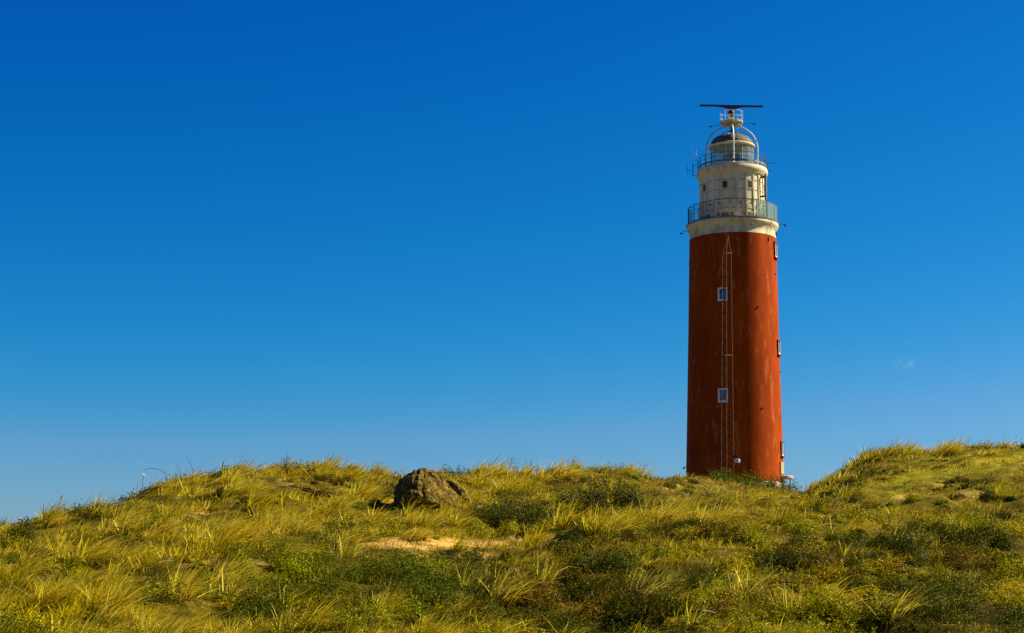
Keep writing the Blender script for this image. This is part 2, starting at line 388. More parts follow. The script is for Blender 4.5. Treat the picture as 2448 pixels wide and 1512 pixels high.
mx = nt.nodes.new('ShaderNodeMix'); mx.data_type = 'RGBA'; L.new(sx.outputs[0], mx.inputs[0]); L.new(m0.outputs[2], mx.inputs[6]); L.new(sr.outputs[0], mx.inputs[7])
b.inputs['Specular IOR Level'].default_value = .03
L.new(mx.outputs[2], b.inputs['Base Color']); b.inputs['Roughness'].default_value = .95
bp = nt.nodes.new('ShaderNodeBump'); bp.inputs['Distance'].default_value = .12; bp.inputs['Strength'].default_value = .7
L.new(n1.outputs[0], bp.inputs['Height']); L.new(bp.outputs[0], b.inputs['Normal'])
gu, gv = to_uv(vs[:, 0], np.maximum(vs[:, 1], 5), vs[:, 2])
moss = np.clip(path_band(gu, gv)*(vs[:, 1] > 20)+.3*ell(gu, gv, 2280, 1140, 260, 75)*(gu > 2000)*(vs[:, 1] > 20), 0, 1)
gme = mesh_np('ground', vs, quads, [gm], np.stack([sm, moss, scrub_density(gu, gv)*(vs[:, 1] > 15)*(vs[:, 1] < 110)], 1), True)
go = bpy.data.objects.new('ground', gme); col.objects.link(go); tag(go, kind='structure')

# ------------------------------------------------------------------ vegetation materials
def leaf_mat(name, trans=.35, rough=.5, gloss=.05):
    m, nt, b = new_mat(name); L = nt.links; out = nt.nodes['Material Output']
    at = nt.nodes.new('ShaderNodeAttribute'); at.attribute_name = 'tint'
    n = nt.nodes.new('ShaderNodeTexNoise'); n.inputs['Scale'].default_value = 9
    tcc = nt.nodes.new('ShaderNodeTexCoord'); L.new(tcc.outputs['Object'], n.inputs[0])
    mr = nt.nodes.new('ShaderNodeMapRange'); mr.inputs[3].default_value = .75; mr.inputs[4].default_value = 1.2; L.new(n.outputs[0], mr.inputs[0])
    mm = nt.nodes.new('ShaderNodeVectorMath'); mm.operation = 'SCALE'; L.new(at.outputs['Color'], mm.inputs[0]); L.new(mr.outputs[0], mm.inputs['Scale'])
    L.new(mm.outputs[0], b.inputs['Base Color']); b.inputs['Roughness'].default_value = rough
    b.inputs['Specular IOR Level'].default_value = gloss
    t = nt.nodes.new('ShaderNodeBsdfTranslucent'); L.new(mm.outputs[0], t.inputs[0])
    mx = nt.nodes.new('ShaderNodeMixShader'); mx.inputs[0].default_value = trans
    L.new(b.outputs[0], mx.inputs[1]); L.new(t.outputs[0], mx.inputs[2]); L.new(mx.outputs[0], out.inputs[0])
    return m
M['grass'] = leaf_mat('grass_blades', .36, .5, .06)
M['leaf'] = leaf_mat('scrub_leaves', .25, .5, .05)
M['bushleaf'] = leaf_mat('willowy_leaves', .12, .5, .03)
WIND = np.array([.92, -.25])
def blades(root, L_, tilt, az, bend, w, colr, lean=.3):
    """root (n,3); tilt from vertical; az azimuth; bend = amount of droop; returns strips of 4 levels"""
    n = len(root)
    S = np.array([0, .36, .72, 1.0])
    hx = np.cos(az); hy = np.sin(az)
    dx = hx*np.sin(tilt)+WIND[0]*lean; dy = hy*np.sin(tilt)+WIND[1]*lean; dz = np.cos(tilt)
    nn = np.sqrt(dx*dx+dy*dy+dz*dz); dx, dy, dz = dx/nn, dy/nn, dz/nn
    bx = dx*.6+WIND[0]*.5*lean*2; by = dy*.6+WIND[1]*.5*lean*2
    rot = np.where(rng.random(n) < .65, rng.normal(.8, .5, n), rng.uniform(0, np.pi, n)); wx = np.cos(rot); wy = np.sin(rot)
    V = np.zeros((n, 8, 3))
    for k, s in enumerate(S):
        px = root[:, 0]+L_*(dx*s+bx*bend*s*s); py = root[:, 1]+L_*(dy*s+by*bend*s*s)
        pz = root[:, 2]+L_*(dz*s-bend*.62*s**2.4)
        ww = w*(1.0, .95, .65, .12)[k]*.5
        V[:, 2*k] = np.stack([px-wx*ww, py-wy*ww, pz], 1); V[:, 2*k+1] = np.stack([px+wx*ww, py+wy*ww, pz], 1)
    base = (np.arange(n)*8)[:, None, None]
    q = np.array([[0, 1, 3, 2], [2, 3, 5, 4], [4, 5, 7, 6]])[None]
    C8 = np.repeat(colr[:, None, :], 8, 1)          # some blades have dry straw coloured upper ends
    dry = (rng.random(n) < .42)[:, None, None]*np.array([0, 0, .1, .1, .55, .55, .9, .9])[None, :, None]
    C8 = C8*(1-dry)+dry*STRAW
    return V.reshape(-1, 3), (base+q).reshape(-1, 4), C8.reshape(-1, 3)
def join(parts):
    vs, fs, cs = [], [], []; o = 0
    for v, f, c in parts: vs.append(v); fs.append(f+o); cs.append(c); o += len(v)
    return np.concatenate(vs), np.concatenate(fs), np.concatenate(cs)
GREEN = np.array([.15, .18, .001]); YEL = np.array([.91, .64, .001]); STRAW = np.array([.90, .67, .07]); DRY = np.array([.36, .16, .004]); OLIVE = np.array([.27, .235, .001])
def grass_colour(n, straw, green, rs=rng):
    r = rs.random(n)[:, None]; g = rs.random(n)[:, None]
    c = OLIVE+(YEL-OLIVE)*rs.random((n, 1))
    c = np.where(g < green, GREEN*(.7+.7*rs.random((n, 1))), c)
    c = np.where(r < straw, STRAW*(.6+.6*rs.random((n, 1))), c)
    c = np.where((r > .95), DRY, c)
    return np.clip(c*(.55+.9*rs.random((n, 1))), 0, .92)
def tussock(x, y, size=.7, n=110, straw=.25, green=.25, lean=.35, spread=.18, up=.6, z=None):
    a = rng.uniform(0, 2*np.pi, n); r_ = spread*np.sqrt(rng.random(n))
    px = x+r_*np.cos(a); py = y+r_*np.sin(a); pz = (H(px, py) if z is None else np.full(n, z))-.03
    L_ = size*rng.uniform(.55, 1.15, n); tl = np.abs(rng.normal(0, up, n)); az = a+rng.normal(0, .6, n)
    bend = rng.uniform(.12, .95, n)
    dist = math.hypot(x, y); w = (.0072+.0002*dist)*rng.uniform(.7, 1.3, n)
    w = w*np.where(rng.random(n) < .16, 2.1, 1.0)
    return blades(np.stack([px, py, pz], 1), L_, np.minimum(tl, 1.2), az, bend, w, grass_colour(n, straw, green), lean)

# density helpers as functions of the picture position of the ground point
def marram_density(u, v):
    m = .55*(u < 700)*(v < 1450)+.28
    m = np.maximum(m, .95*ell(u, v, 500, 1230, 480, 110)); m = np.maximum(m, .95*ell(u, v, 1040, 1235, 330, 40))
    m = np.maximum(m, .85*ell(u, v, 1580, 1240, 330, 45)); m = np.maximum(m, .9*ell(u, v, 1250, 1155, 130, 40))
    m = np.maximum(m, .9*ell(u, v, 240, 1430, 330, 100)); m = np.maximum(m, .9*ell(u, v, 2080, 1080, 110, 45)); m = np.maximum(m, .7*ell(u, v, 700, 1150, 500, 45))
    m = m*(1-.55*ell(u, v, 820, 1400, 230, 90)); m = m*(1-.6*ell(u, v, 2330, 1150, 260, 75)*(u > 2060))*(1-.97*path_band(u, v))
    m = m*(1-.85*ell(u, v, 1620, 1160, 200, 32)); m = m*(1-.7*ell(u, v, 1500, 1150, 130, 45))
    m = m*(1-.75*ell(u, v, 1270, 1285, 130, 20)); m = m*(1-.5*ell(u, v, 1900, 1400, 700, 110)); m = m*(1-.6*ell(u, v, 2200, 1270, 330, 60))
    return m
def scatter(nmax, dens, rmin=23, rmax=78, amax=24, power=1.0):
    """random ground points: uniform in picture-ish density (falls with distance), kept where dens > random"""
    a = np.radians(rng.uniform(-amax, amax, nmax)); r_ = rmin*(rmax/rmin)**(rng.random(nmax)**power)
    x = r_*np.sin(a); y = r_*np.cos(a); z = H(x, y); u, v = to_uv(x, y, z)
    k = rng.random(nmax) < dens(u, v, x, y, z)
    return x[k], y[k], z[k], u[k], v[k]

# --- 1. low turf everywhere
def turf_d(u, v, x, y, z):
    s = sand_mask(x, y, z); return np.clip((1-.88*s)*np.clip(.6+1.9*fbm(x, y, .8, 3, 66), .06, 1)*np.clip(1-.25*scrub_density(u, v), .2, 1)*np.clip(1-.7*dent_depth(x, y), .4, 1), .03, 1)
x, y, z, u, v = scatter(430000, turf_d, 22, 115, 25)
n = len(x); dist = np.hypot(x, y)
cl = fbm(x, y, 1.6, 3, 61); cl2 = fbm(x, y, 5, 2, 62)
smooth = np.maximum(path_band(u, v), .35*ell(u, v, 2300, 1140, 260, 60)*(u > 2000))
L_ = (.17+.22*cl+.17*rng.random(n))*(1-.45*smooth); L_ = np.clip(L_, .05, .6)
c = grass_colour(n, .06, .35)
fac = np.clip(.25+cl*2.2, 0, 1)[:, None]; c = c*(.26+.6*fac)+fac*.26*YEL; sd2 = scrub_density(u, v)[:, None]*.6; c = c*(1-sd2)+sd2*np.where(rng.random((n, 1)) < .5, DRY*.7, GREEN)
c = np.clip(c*(1+.5*np.clip(cl2, -1, 1))[:, None], 0, .9); c = c*(1-smooth*.5)[:, None]+(smooth*.5)[:, None]*np.array([.55, .42, .003])*rng.uniform(.7, 1.3, (n, 1))
br = (ell(u, v, 1640, 1170, 170, 35)*.7)[:, None]; c = c*(1-br)+br*np.array([.24, .15, .03])
turf = blades(np.stack([x, y, z-.02], 1), L_, np.abs(rng.normal(0, .7, n)), rng.uniform(0, 2*np.pi, n), rng.uniform(.1, .8, n), (.005+.00028*dist)*rng.uniform(.7, 1.4, n), c, .3)
me = mesh_np('turf_grass', *turf[:2], [M['grass']], turf[2]); o = bpy.data.objects.new('turf_grass', me); col.objects.link(o)
tag(o, 'low yellow green turf covering the dune slopes', 'grass', kind='stuff')
# --- 2. marram tussocks
x, y, z, u, v = scatter(5600, lambda u, v, x, y, z: marram_density(u, v)*np.clip(.5+2.6*fbm(x, y, 2.0, 3, 71), .02, 1)*np.clip(1-2.2*dent_depth(x, y), 0, 1)*np.clip(1-.8*sand_mask(x, y, z), 0, 1), 23, 84, 25)
parts = []
for i in range(len(x)):
    big = rng.random(); s = .36+.55*big*big+.08*rng.normal()
    right = u[i] > 1300 and v[i] > 1290
    if u[i] > 1920 and v[i] > 1100: s *= .65
    if right: s *= .8
    pale = fbm(np.array([x[i]]), np.array([y[i]]), 3, 2, 77)[0]
    d_ = math.hypot(x[i], y[i]); nb = int((52 if right else 100)*(1.0 if d_ < 45 else .7))
    parts.append(tussock(x[i], y[i], max(s, .25), nb, straw=np.clip(.28+.6*pale, .05, .8), green=.3, lean=rng.uniform(.2, .75), spread=rng.uniform(.1, .26), up=rng.uniform(.25, .6)))
# the ones that stand out in the photograph: picture u, v of the foot, size, blades, straw share, lean
BIG = [(1010,1216,.5,90,.3,.5),(975,1208,.5,90,.2,.4),(1060,1222,.45,90,.4,.5),(1105,1214,.55,110,.5,.5),(1125,1200,.6,110,.4,.4),(955,1190,.45,80,.2,.3),(545,1300,1.0,260,.35,.6),(205,1345,.95,240,.5,.6),(150,1330,.8,180,.3,.3),(300,1345,.8,180,.55,.7),(860,1190,.85,200,.5,.55),(800,1215,.7,160,.5,.6),(640,1270,.8,170,.3,.3),
 (480,1310,.7,150,.3,.2),(1345,1140,.95,220,.85,.35),(1300,1150,.8,160,.3,.2),(1200,1180,.8,180,.75,.5),(1230,1165,.8,180,.4,.4),(1140,1160,.7,140,.3,.3),(1590,1255,.9,200,.8,.5),(1560,1245,.8,150,.5,.4),
 (1720,1245,.85,150,.75,.6),(1690,1260,.75,120,.5,.5),(1420,1275,.95,200,.1,.25),(1340,1265,.9,160,.1,.2),(1470,1275,.8,150,.5,.5),(1270,1300,.7,170,.1,.3),(1020,1260,.7,180,.5,.5),(960,1255,.7,150,.5,.5),(900,1250,.7,150,.4,.5),
 (1090,1250,.6,120,.4,.4),(820,1330,.9,70,.8,.3),(830,1300,.8,90,.6,.7),(560,1450,.95,180,.5,.5),(530,1400,.9,180,.4,.5),(430,1430,.9,160,.3,.4),(270,1460,.9,160,.3,.3),(120,1450,.8,160,.3,.3),(900,1470,.8,80,.5,.2),
 (1190,1430,.9,120,.7,.5),(1130,1420,.85,90,.5,.3),(1290,1400,.8,100,.3,.1),(1540,1440,.9,60,.7,.6),(1700,1430,.9,60,.8,.5),(1990,1450,.9,60,.7,.6),(2080,1480,.8,60,.7,.6),(2140,1470,.9,70,.8,.5),(1890,1470,.8,50,.5,.1),(2030,1330,.6,40,.6,.2),
 (1780,1420,.8,60,.7,.3),(760,1140,.6,120,.4,.5),(700,1135,.6,120,.3,.5),(640,1135,.6,120,.5,.6),(560,1140,.6,120,.5,.5),(2080,1100,.8,160,.5,.3),(2050,1115,.8,140,.3,.3),(2010,1150,.7,120,.6,.3),(1980,1180,.6,120,.4,.3),(2110,1090,.6,100,.4,.4),(2068,1092,.8,110,.5,.4),(2165,1084,.7,100,.35,.5),(2195,1084,.6,80,.3,.5),(2255,1084,.95,150,.15,.45),(2262,1086,.8,120,.3,.6),(2405,1060,.9,24,.3,.2),(2040,1120,.8,120,.6,.3),(1990,1150,.7,100,.5,.4),(1935,1170,.6,50,.5,.2)]
for (bu, bv, s, nb, st, ln) in BIG:
    p = ground_at(bu, bv); parts.append(tussock(p.x, p.y, s, nb, st, .12, ln, .16+.12*s, .42))
# skyline fringe
for k in range(150):
    bu = rng.uniform(-80, 1560) if k < 100 else rng.uniform(1925, 2350)
    p = top_at(bu); p.y += rng.uniform(-.8, .5)
    parts.append(tussock(p.x, p.y, rng.uniform(.3, .9), int(rng.uniform(12, 55)), .35, .3, rng.uniform(.3, .8), .25, .35))
tv, tf, tcn = join(parts)
me = mesh_np('marram_grass', tv, tf, [M['grass']], tcn); o = bpy.data.objects.new('marram_grass', me); col.objects.link(o)
tag(o, 'long arching marram grass in windblown tussocks over the dune', 'grass', kind='stuff')
# --- 3. leafy scrub cover: clumps of small leaves
def leaves_out(p, nrm, size, colr, spread=.55):
    n = len(p); nr_ = nrm+rng.normal(size=(n, 3))*spread; nr_ /= np.linalg.norm(nr_, axis=1)[:, None]
    ax = rng.normal(size=(n, 3)); ax -= nr_*(ax*nr_).sum(1)[:, None]; ax /= np.linalg.norm(ax, axis=1)[:, None]+1e-9
    sd_ = np.cross(ax, nr_); s = size[:, None]
    V = np.stack([p-ax*s*.5, p+sd_*s*.32, p+ax*s*.5, p-sd_*s*.32], 1)
    return V.reshape(-1, 3), (np.arange(n)*4)[:, None]+np.arange(4)[None], np.repeat(colr, 4, 0)
def mound(x, y, z, rx, hh, nl, base, lsize):
    # leafy cushion: a lumpy shell of outward facing leaves over a thin inner layer
    q = rng.normal(size=(nl, 3)); q[:, 2] = np.abs(q[:, 2])*.9+.02; q /= np.linalg.norm(q, axis=1)[:, None]
    ph = rng.uniform(0, 6.28, 3); az = np.arctan2(q[:, 1], q[:, 0])
    lump = 1+.22*np.sin(az*3+ph[0])*q[:, 2]+.18*np.sin(az*5+ph[1]+4*q[:, 2])+.15*np.sin(7*q[:, 2]+2*az+ph[2])
    rad = lump*np.where(rng.random(nl) < .75, rng.uniform(.86, 1.08, nl), rng.uniform(.45, .85, nl))
    p = np.stack([x+q[:, 0]*rx*rad, y+q[:, 1]*rx*rad, z-.04+q[:, 2]*hh*rad], 1)
    return leaves_out(p, q*np.array([1, 1, rx/max(hh, .05)*.8]), rng.uniform(.7, 1.4, nl)*lsize, base*rng.uniform(.6, 1.5, (nl, 1)))
def leaves(p, size, colr, up=.5):
    n = len(p)
    ax = rng.normal(size=(n, 3)); ax[:, 2] = np.abs(ax[:, 2])*.5; ax /= np.linalg.norm(ax, axis=1)[:, None]
    nr_ = rng.normal(size=(n, 3)); nr_[:, 2] += up*2; sd_ = np.cross(ax, nr_); sd_ /= np.linalg.norm(sd_, axis=1)[:, None]+1e-9
    s = size[:, None]
    V = np.stack([p-ax*s*.5, p+sd_*s*.30, p+ax*s*.5, p-sd_*s*.30], 1)
    return V.reshape(-1, 3), (np.arange(n)*4)[:, None]+np.arange(4)[None], np.repeat(colr, 4, 0)
parts = []
x, y, z, u, v = scatter(13500, lambda u, v, x, y, z: scrub_density(u, v)*np.clip(.95+2.0*fbm(x, y, 1.8, 3, 81), .2, 1)*(1-.95*sand_mask(x, y, z))*np.clip(1-1.0*dent_depth(x, y), .45, 1), 23, 76, 24)
LUSH = ell(u, v, 820, 1400, 270, 95)
for i in range(len(x)):
    d_ = math.hypot(x[i], y[i]); big = rng.random()
    rx = rng.uniform(.10, .20)+.26*big*big; hh = rx*rng.uniform(.55, 1.05)
    if LUSH[i] > .3: rx *= 1.3; hh *= 1.5
    if v[i] < 1250: rx *= .8; hh *= .55
    rust = (fbm(x[i:i+1], y[i:i+1], 3.0, 2, 85)[0] > (.05 if u[i] > 1150 else .5)) and rng.random() < .38
    t = float(np.clip(.45*rng.random()+.30+.75*fbm(x[i:i+1], y[i:i+1], 2.4, 2, 88)[0], 0, 1))
    if t > .62: hh *= 1.35; rx *= 1.15
    if rust: base = np.array([.14, .085, .002])
    elif LUSH[i] > .3: base = np.array([.24, .24, .001]) if t < .50 else np.array([.070, .082, .0005])
    else: base = np.array([.27, .235, .001]) if t < .40 else (np.array([.40, .28, .002]) if t < .54 else np.array([.070, .075, .0005]))
    if v[i] < 1200 and u[i] < 900: base = np.array([.09, .05, .004])
    ls = .034*(1+.012*max(0, d_-30)); nl = int(min(900, 34+5.2*rx*(rx+2*hh)*3.14/(ls*ls*.32)*.42))
    parts.append(mound(x[i], y[i], z[i], rx, hh, nl, base*rng.uniform(.75, 1.3), ls))
print('mounds', len(x), 'leaves', sum(len(p[1]) for p in parts))
for k in range(520):                          # dark rose leaves along the crests
    bu = rng.uniform(60, 600) if k < 330 else (rng.uniform(600, 1500) if k < 460 else rng.uniform(1980, 2447))
    if k < 330 and fbm(np.array([bu]), np.array([0.]), 45, 2, 99)[0] < -.25: continue
    p = top_at(bu); nl = 26; gx = p.x; gy = p.y-rng.uniform(-.2, .9); hh = rng.uniform(.08, .26)
    q = rng.normal(size=(nl, 3))*np.array([.16, .16, .5*hh]); q[:, 2] = np.abs(q[:, 2])
    parts.append(leaves(q+np.array([gx, gy, Hs(gx, gy)]), rng.uniform(.05, .085, nl), np.array([.055, .038, .008])*rng.uniform(.5, 1.7, (nl, 1))))
lv, lf, lc = join(parts)
me = mesh_np('scrub_cover', lv, lf, [M['leaf']], lc); o = bpy.data.objects.new('scrub_cover', me); col.objects.link(o)
tag(o, 'low leafy bramble and rose scrub, green with rusty patches', 'scrub', kind='stuff')

# ------------------------------------------------------------------ shrubs and small plants that stand out
def bush(name, label, cat, c, w, h, dpt, nl, colr, lsize, group=None, stems=26, seed=1, mat='bushleaf'):
    rs = np.random.default_rng(seed)
    root = empty(name, c); tag(root, label, cat, group)
    m = MB(); tips = []
    for k in range(stems):
        a = rs.uniform(0, 2*math.pi); r_ = math.sqrt(rs.random())
        tx, ty, tz = w*.5*r_*math.cos(a), dpt*.5*r_*math.sin(a), h*(1-.6*r_*r_)*rs.uniform(.45, 1.15)
        gx, gy = tx*.45, ty*.45
        z0 = Hs(c[0]+gx, c[1]+gy)-c[2]-.05; z1 = Hs(c[0]+tx, c[1]+ty)-c[2]
        mid = ((gx+tx)/2+rs.normal(0, .04), (gy+ty)/2, (z0+z1+tz)/2)
        m.tube([(gx, gy, z0), mid, (tx, ty, z1+tz)], .014, 5, r2=.005); tips.append((gx, gy, z0, tx, ty, z1+tz))
    m.build('branches', M['twig'], root)
    T = np.array(tips); k = rs.integers(0, stems, nl); s = rs.uniform(.3, 1.04, nl)[:, None]
    p = T[k, :3]*(1-s)+T[k, 3:]*s+rs.normal(0, .085*h+.02, (nl, 3))
    cc = np.array(colr)*rs.uniform(.5, 1.6, (nl, 1))
    V, Fq, C = leaves(p, rs.uniform(.6, 1.3, nl)*lsize, cc, .2)
    me = mesh_np('foliage', V, Fq, [M[mat]], C); o = bpy.data.objects.new('foliage', me); col.objects.link(o); o.parent = root
    return root
M['twig'] = mat_plain('bark', (.09, .06, .035), .8)
GREY = (.095, .10, .002)
for (bu, bv, w, h, dp, nl, lab, s) in [
 (1240, 1258, 2.6, 1.15, 1.5, 5600, 'largest dark shrub in the dune hollow, leftmost of the wide ones', 1),
 (1172, 1240, 1.2, .55, 1.0, 1300, 'small dark shrub at the left end of the largest hollow shrub', 2),
 (1450, 1212, 2.0, .90, 1.4, 3400, 'wide dark shrub below the rounded dune top, rightmost of the wide ones', 3),
 (1382, 1205, 1.5, .60, 1.0, 1700, 'narrow dark shrub between the two wide shrubs of the hollow', 4),
 (1318, 1250, 1.1, .55, .9, 1100, 'low dark shrub at the right foot of the largest hollow shrub', 5),
 (1508, 1205, 1.0, .50, .9, 900, 'low dark shrub trailing off right of the rightmost wide shrub', 6)]:
    p = ground_at(bu, bv); bush('dune_shrub', lab, 'shrub', p, w, h, dp, nl, GREY, .055, 'dark shrubs in the dune hollow', 46, s)
bush('brown_shrub', 'dark brown tangled shrub in the dip left of the concrete block', 'shrub', ground_at(938, 1186), 1.5, .55, .9, 1500, (.06, .04, .004), .05, None, 30, 33)
for (bu, dd, w, h, nl, lab, s) in [
 (1722, 104, 1.7, .75, 1400, 'green bush at the tower foot under the lattice mast', 11), (1765, 106, 2.0, .95, 1800, 'green bush at the tower foot just right of the lattice mast', 12),
 (1805, 106, 2.0, .95, 1800, 'tallest green bush against the shaded red wall edge', 13), (1845, 105, 1.9, .8, 1500, 'green bush in front of the sunlit red wall foot', 14),
 (1885, 103, 1.5, .9, 1200, 'dark bush right of the tower below the entrance canopy', 15)]:
    pp = top_at(bu); gx, gy = pp.x, pp.y+.6
    bush('tower_bush', lab, 'bush', Vector((gx, gy, Hs(gx, gy))), w, h, 1.6, nl, (.12, .14, .003), .075, 'green bushes along the foot of the tower', 24, s)
for (bu, w, h, nl, lab, s) in [
 (1232, .4, .42, 110, 'small leafy sprig on the skyline left of its twin', 21), (1268, .75, .5, 260, 'rounded leafy sprig on the skyline right of its twin', 22), (1375, .5, .35, 150, 'little dark sprig on the skyline right of the pale grass plume', 23),
 (1090, 1.2, .42, 380, 'brownish heathery shrub on the skyline behind the concrete block', 24), (1058, .8, .4, 220, 'low brown shrub at the upper edge of the concrete block', 27),

 (680, .35, .62, 70, 'dark rose sprig rising above the left dune crest', 25), (650, .4, .32, 90, 'short dark rose tuft on the left dune crest', 26), (178, .5, .36, 120, 'dark rose bush on the lower left skyline', 28),
 (230, .6, .34, 150, 'dark rose bush on the left skyline, uphill of the lowest one', 29), (430, .8, .3, 170, 'wide dark rose patch on the left skyline beside the bent stem', 30), (120, .4, .3, 80, 'smallest dark rose plant on the far left skyline', 31), (2120, .7, .3, 140, 'dark low shrub on the right hill crest', 32)]:
    p = top_at(bu); bush('crest_shrub', lab, 'shrub', p, w, h, .5, nl, (.06, .05, .012), .06, 'little shrubs on the skyline', 12, s, 'leaf')
# dead twig and bent stems on the skyline
def stem(name, label, cat, pts, r0, r1, mat='twig', group=None):
    base = Vector(pts[0]); m = MB(); m.tube([Vector(p)-base for p in pts], r0, 6, r2=r1)
    o = m.build(name, M[mat]); o.location = base; tag(o, label, cat, group); return o
def at(u, v, d):
    t = tval(v); return Vector(((u-U0)/F*(math.cos(PITCH)+t*math.sin(PITCH))*d, d, CZ+t*d))
p = top_at(1218); d0 = p.y
root = empty('dead_twig', p); tag(root, 'bare forked dead twig standing on the skyline left of two sprigs', 'twig')
m = MB(); q = lambda u, v: at(u, v, d0)-p
m.tube([(0,0,-.05), q(1218,1115), q(1222,1100), q(1219,1086)], .014, 5, r2=.005)
for pts in ([(1222,1102),(1230,1096),(1240,1094)], [(1219,1110),(1212,1098),(1214,1088)], [(1221,1098),(1227,1090),(1228,1084)], [(1220,1107),(1234,1104),(1244,1108)]):
    m.tube([q(*a) for a in pts], .008, 5, r2=.004)
m.build('branches', M['twig'], root)
for pts, lab in (([(403,1140),(396,1130),(385,1122),(370,1118),(352,1118),(343,1124)], 'long stem bent over in an arch on the left skyline'),
                 ([(437,1135),(428,1118),(419,1106)], 'straight thin stem leaning left, lower of the pair on the left crest'), ([(470,1130),(458,1112),(446,1088)], 'straight thin stem leaning left, higher of the pair on the left crest')):
    dd = top_at(pts[0][0]).y; P3 = [at(a, b_, dd) for a, b_ in pts]; P3[0].z = Hs(P3[0].x, P3[0].y)-.03
    stem('bent_twig', lab, 'stem', P3,   .010, .005, group='dry stems on the left skyline')
# reed plume, orange seed head
p = top_at(135); dd = p.y
root = empty('reed_plume', p); tag(root, 'orange feathery seed head on a tall stalk, far left skyline', 'reed')
q = lambda u, v: at(u, v, dd)-p
MB().tube([(0,0,-.05), q(139,1205), q(146,1190)], .010, 5, r2=.006).build('stalk', M['mast'], root)
M['plume'] = mat_plain('seed_head', (.62, .30, .12), .8); M['fluff'] = mat_plain('white_fluff', (.75, .68, .55), .9)
m = MB(); m.tube([q(146,1191), q(148,1186), q(152,1182)], .035, 6, r2=.010); m.tube([q(146,1190), q(147,1187)], .015, 6, r2=.038); m.build('seed_head', M['plume'], root)
p = top_at(343); dd = p.y; root = empty('fluffy_seed_head', p); tag(root, 'small white fluffy seed head on a short stalk below the arched stem', 'seed head')
q = lambda u, v: at(u, v, dd)-p
MB().tube([(0,0,-.05), q(340,1145), q(343,1137)], .008, 5).build('stalk', M['twig'], root)
m = MB()
for k in range(18):
    a = rng.uniform(0, 6.28); e_ = rng.uniform(-.2, 1.3); c0 = q(343, 1136); m.tube([c0, c0+Vector((math.cos(a)*math.cos(e_), math.sin(a)*math.cos(e_), math.sin(e_)))*.09], .012, 4, r2=.004)
m.build('fluff', M['fluff'], root)
# pale dry sticks in the scrub
M['bone'] = mat_plain('bleached_wood', (.66, .52, .30), .8)
for pts, lab in (([(1668,1460),(1680,1458),(1695,1459),(1710,1463)], 'pale bleached stick lying in the scrub at bottom centre right'), ([(2028,1449),(2036,1446),(2055,1447),(2076,1450)], 'pale dry stick bent over dark scrub, lower right'),
                 ([(1855,1420),(1866,1408),(1880,1398)], 'short bleached twig slanting up in the scrub'), ([(1572,1393),(1585,1378),(1592,1368)], 'thin pale twig slanting up right of a dark hollow')):
    b0 = ground_at(*pts[0]); dd = b0.y-.25; P3 = [at(a, b_, dd) for a, b_ in pts]
    for w_ in (P3[0],): w_.z = min(w_.z, Hs(w_.x, w_.y)+.22)
    P3[0] = Vector((P3[0].x, P3[0].y+.1, Hs(P3[0].x, P3[0].y+.1)-.02))
    stem('dry_stick', lab, 'stick', P3, .016, .010, 'bone', 'bleached sticks in the scrub')
# yellow flowers
M['petal'] = mat_plain('yellow_petals', (.80, .62, .03), .6); M['stalk'] = mat_plain('green_stalk', (.07, .10, .02), .6)
for (fu, fv, lab) in ((1762, 1486, 'yellow flower at the bottom right of centre beneath the pale stick'), (2160, 1180, 'yellow flower on the slope below the right hill path'), (1128, 1442, 'yellow flower in grass below the sand ledge'), (1000, 1425, 'yellow flower in the lush green scrub'), (545, 1400, 'yellow flower left of the green scrub')):
    b0 = ground_at(fu, fv); root = empty('yellow_flower', b0); tag(root, lab, 'flower', 'yellow flowers scattered in the grass')
    MB().tube([(0, 0, -.03), (.01, 0, .2), (.02, -.02, .34)], .005, 5).build('stem', M['stalk'], root)
    m = MB(); c0 = Vector((.02, -.03, .35)); 
    for k in range(9):
        a = 2*math.pi*k/9; e1 = Vector((math.cos(a), -.25, math.sin(a)*.9)); t1 = Vector((-math.sin(a), 0, math.cos(a)))
        m.add([c0, c0+e1*.03+t1*.014, c0+e1*.05, c0+e1*.03-t1*.014], [(0,1,2,3)])
    m.build('petals', M['petal'], root, smooth=False)

# ------------------------------------------------------------------ concrete block on the slope
M['concrete'] = None
m_, nt, b = new_mat('lichen_concrete'); L = nt.links
tc = nt.nodes.new('ShaderNodeTexCoord')
na = nt.nodes.new('ShaderNodeTexNoise'); na.inputs['Scale'].default_value = 5; na.inputs['Detail'].default_value = 12; na.inputs['Roughness'].default_value = .75; L.new(tc.outputs['Object'], na.inputs[0])
vo = nt.nodes.new('ShaderNodeTexVoronoi'); vo.inputs['Scale'].default_value = 14; L.new(tc.outputs['Object'], vo.inputs['Vector'])
r_ = nt.nodes.new('ShaderNodeValToRGB'); E = r_.color_ramp.elements; E[0].position = .34; E[0].color = (.025, .015, .004, 1); E[1].position = .62; E[1].color = (.30, .19, .025, 1); e = E.new(.49); e.color = (.10, .062, .010, 1); e = E.new(.72); e.color = (.40, .26, .07, 1)
L.new(na.outputs[0], r_.inputs[0]); L.new(r_.outputs[0], b.inputs['Base Color']); b.inputs['Roughness'].default_value = .95; b.inputs['Specular IOR Level'].default_value = .1
ad = nt.nodes.new('ShaderNodeMath'); ad.operation = 'ADD'; L.new(na.outputs[0], ad.inputs[0]); L.new(vo.outputs['Distance'], ad.inputs[1])
bp = nt.nodes.new('ShaderNodeBump'); bp.inputs['Strength'].default_value = 1; bp.inputs['Distance'].default_value = .06; L.new(ad.outputs[0], bp.inputs['Height']); L.new(bp.outputs[0], b.inputs['Normal'])
M['concrete'] = m_
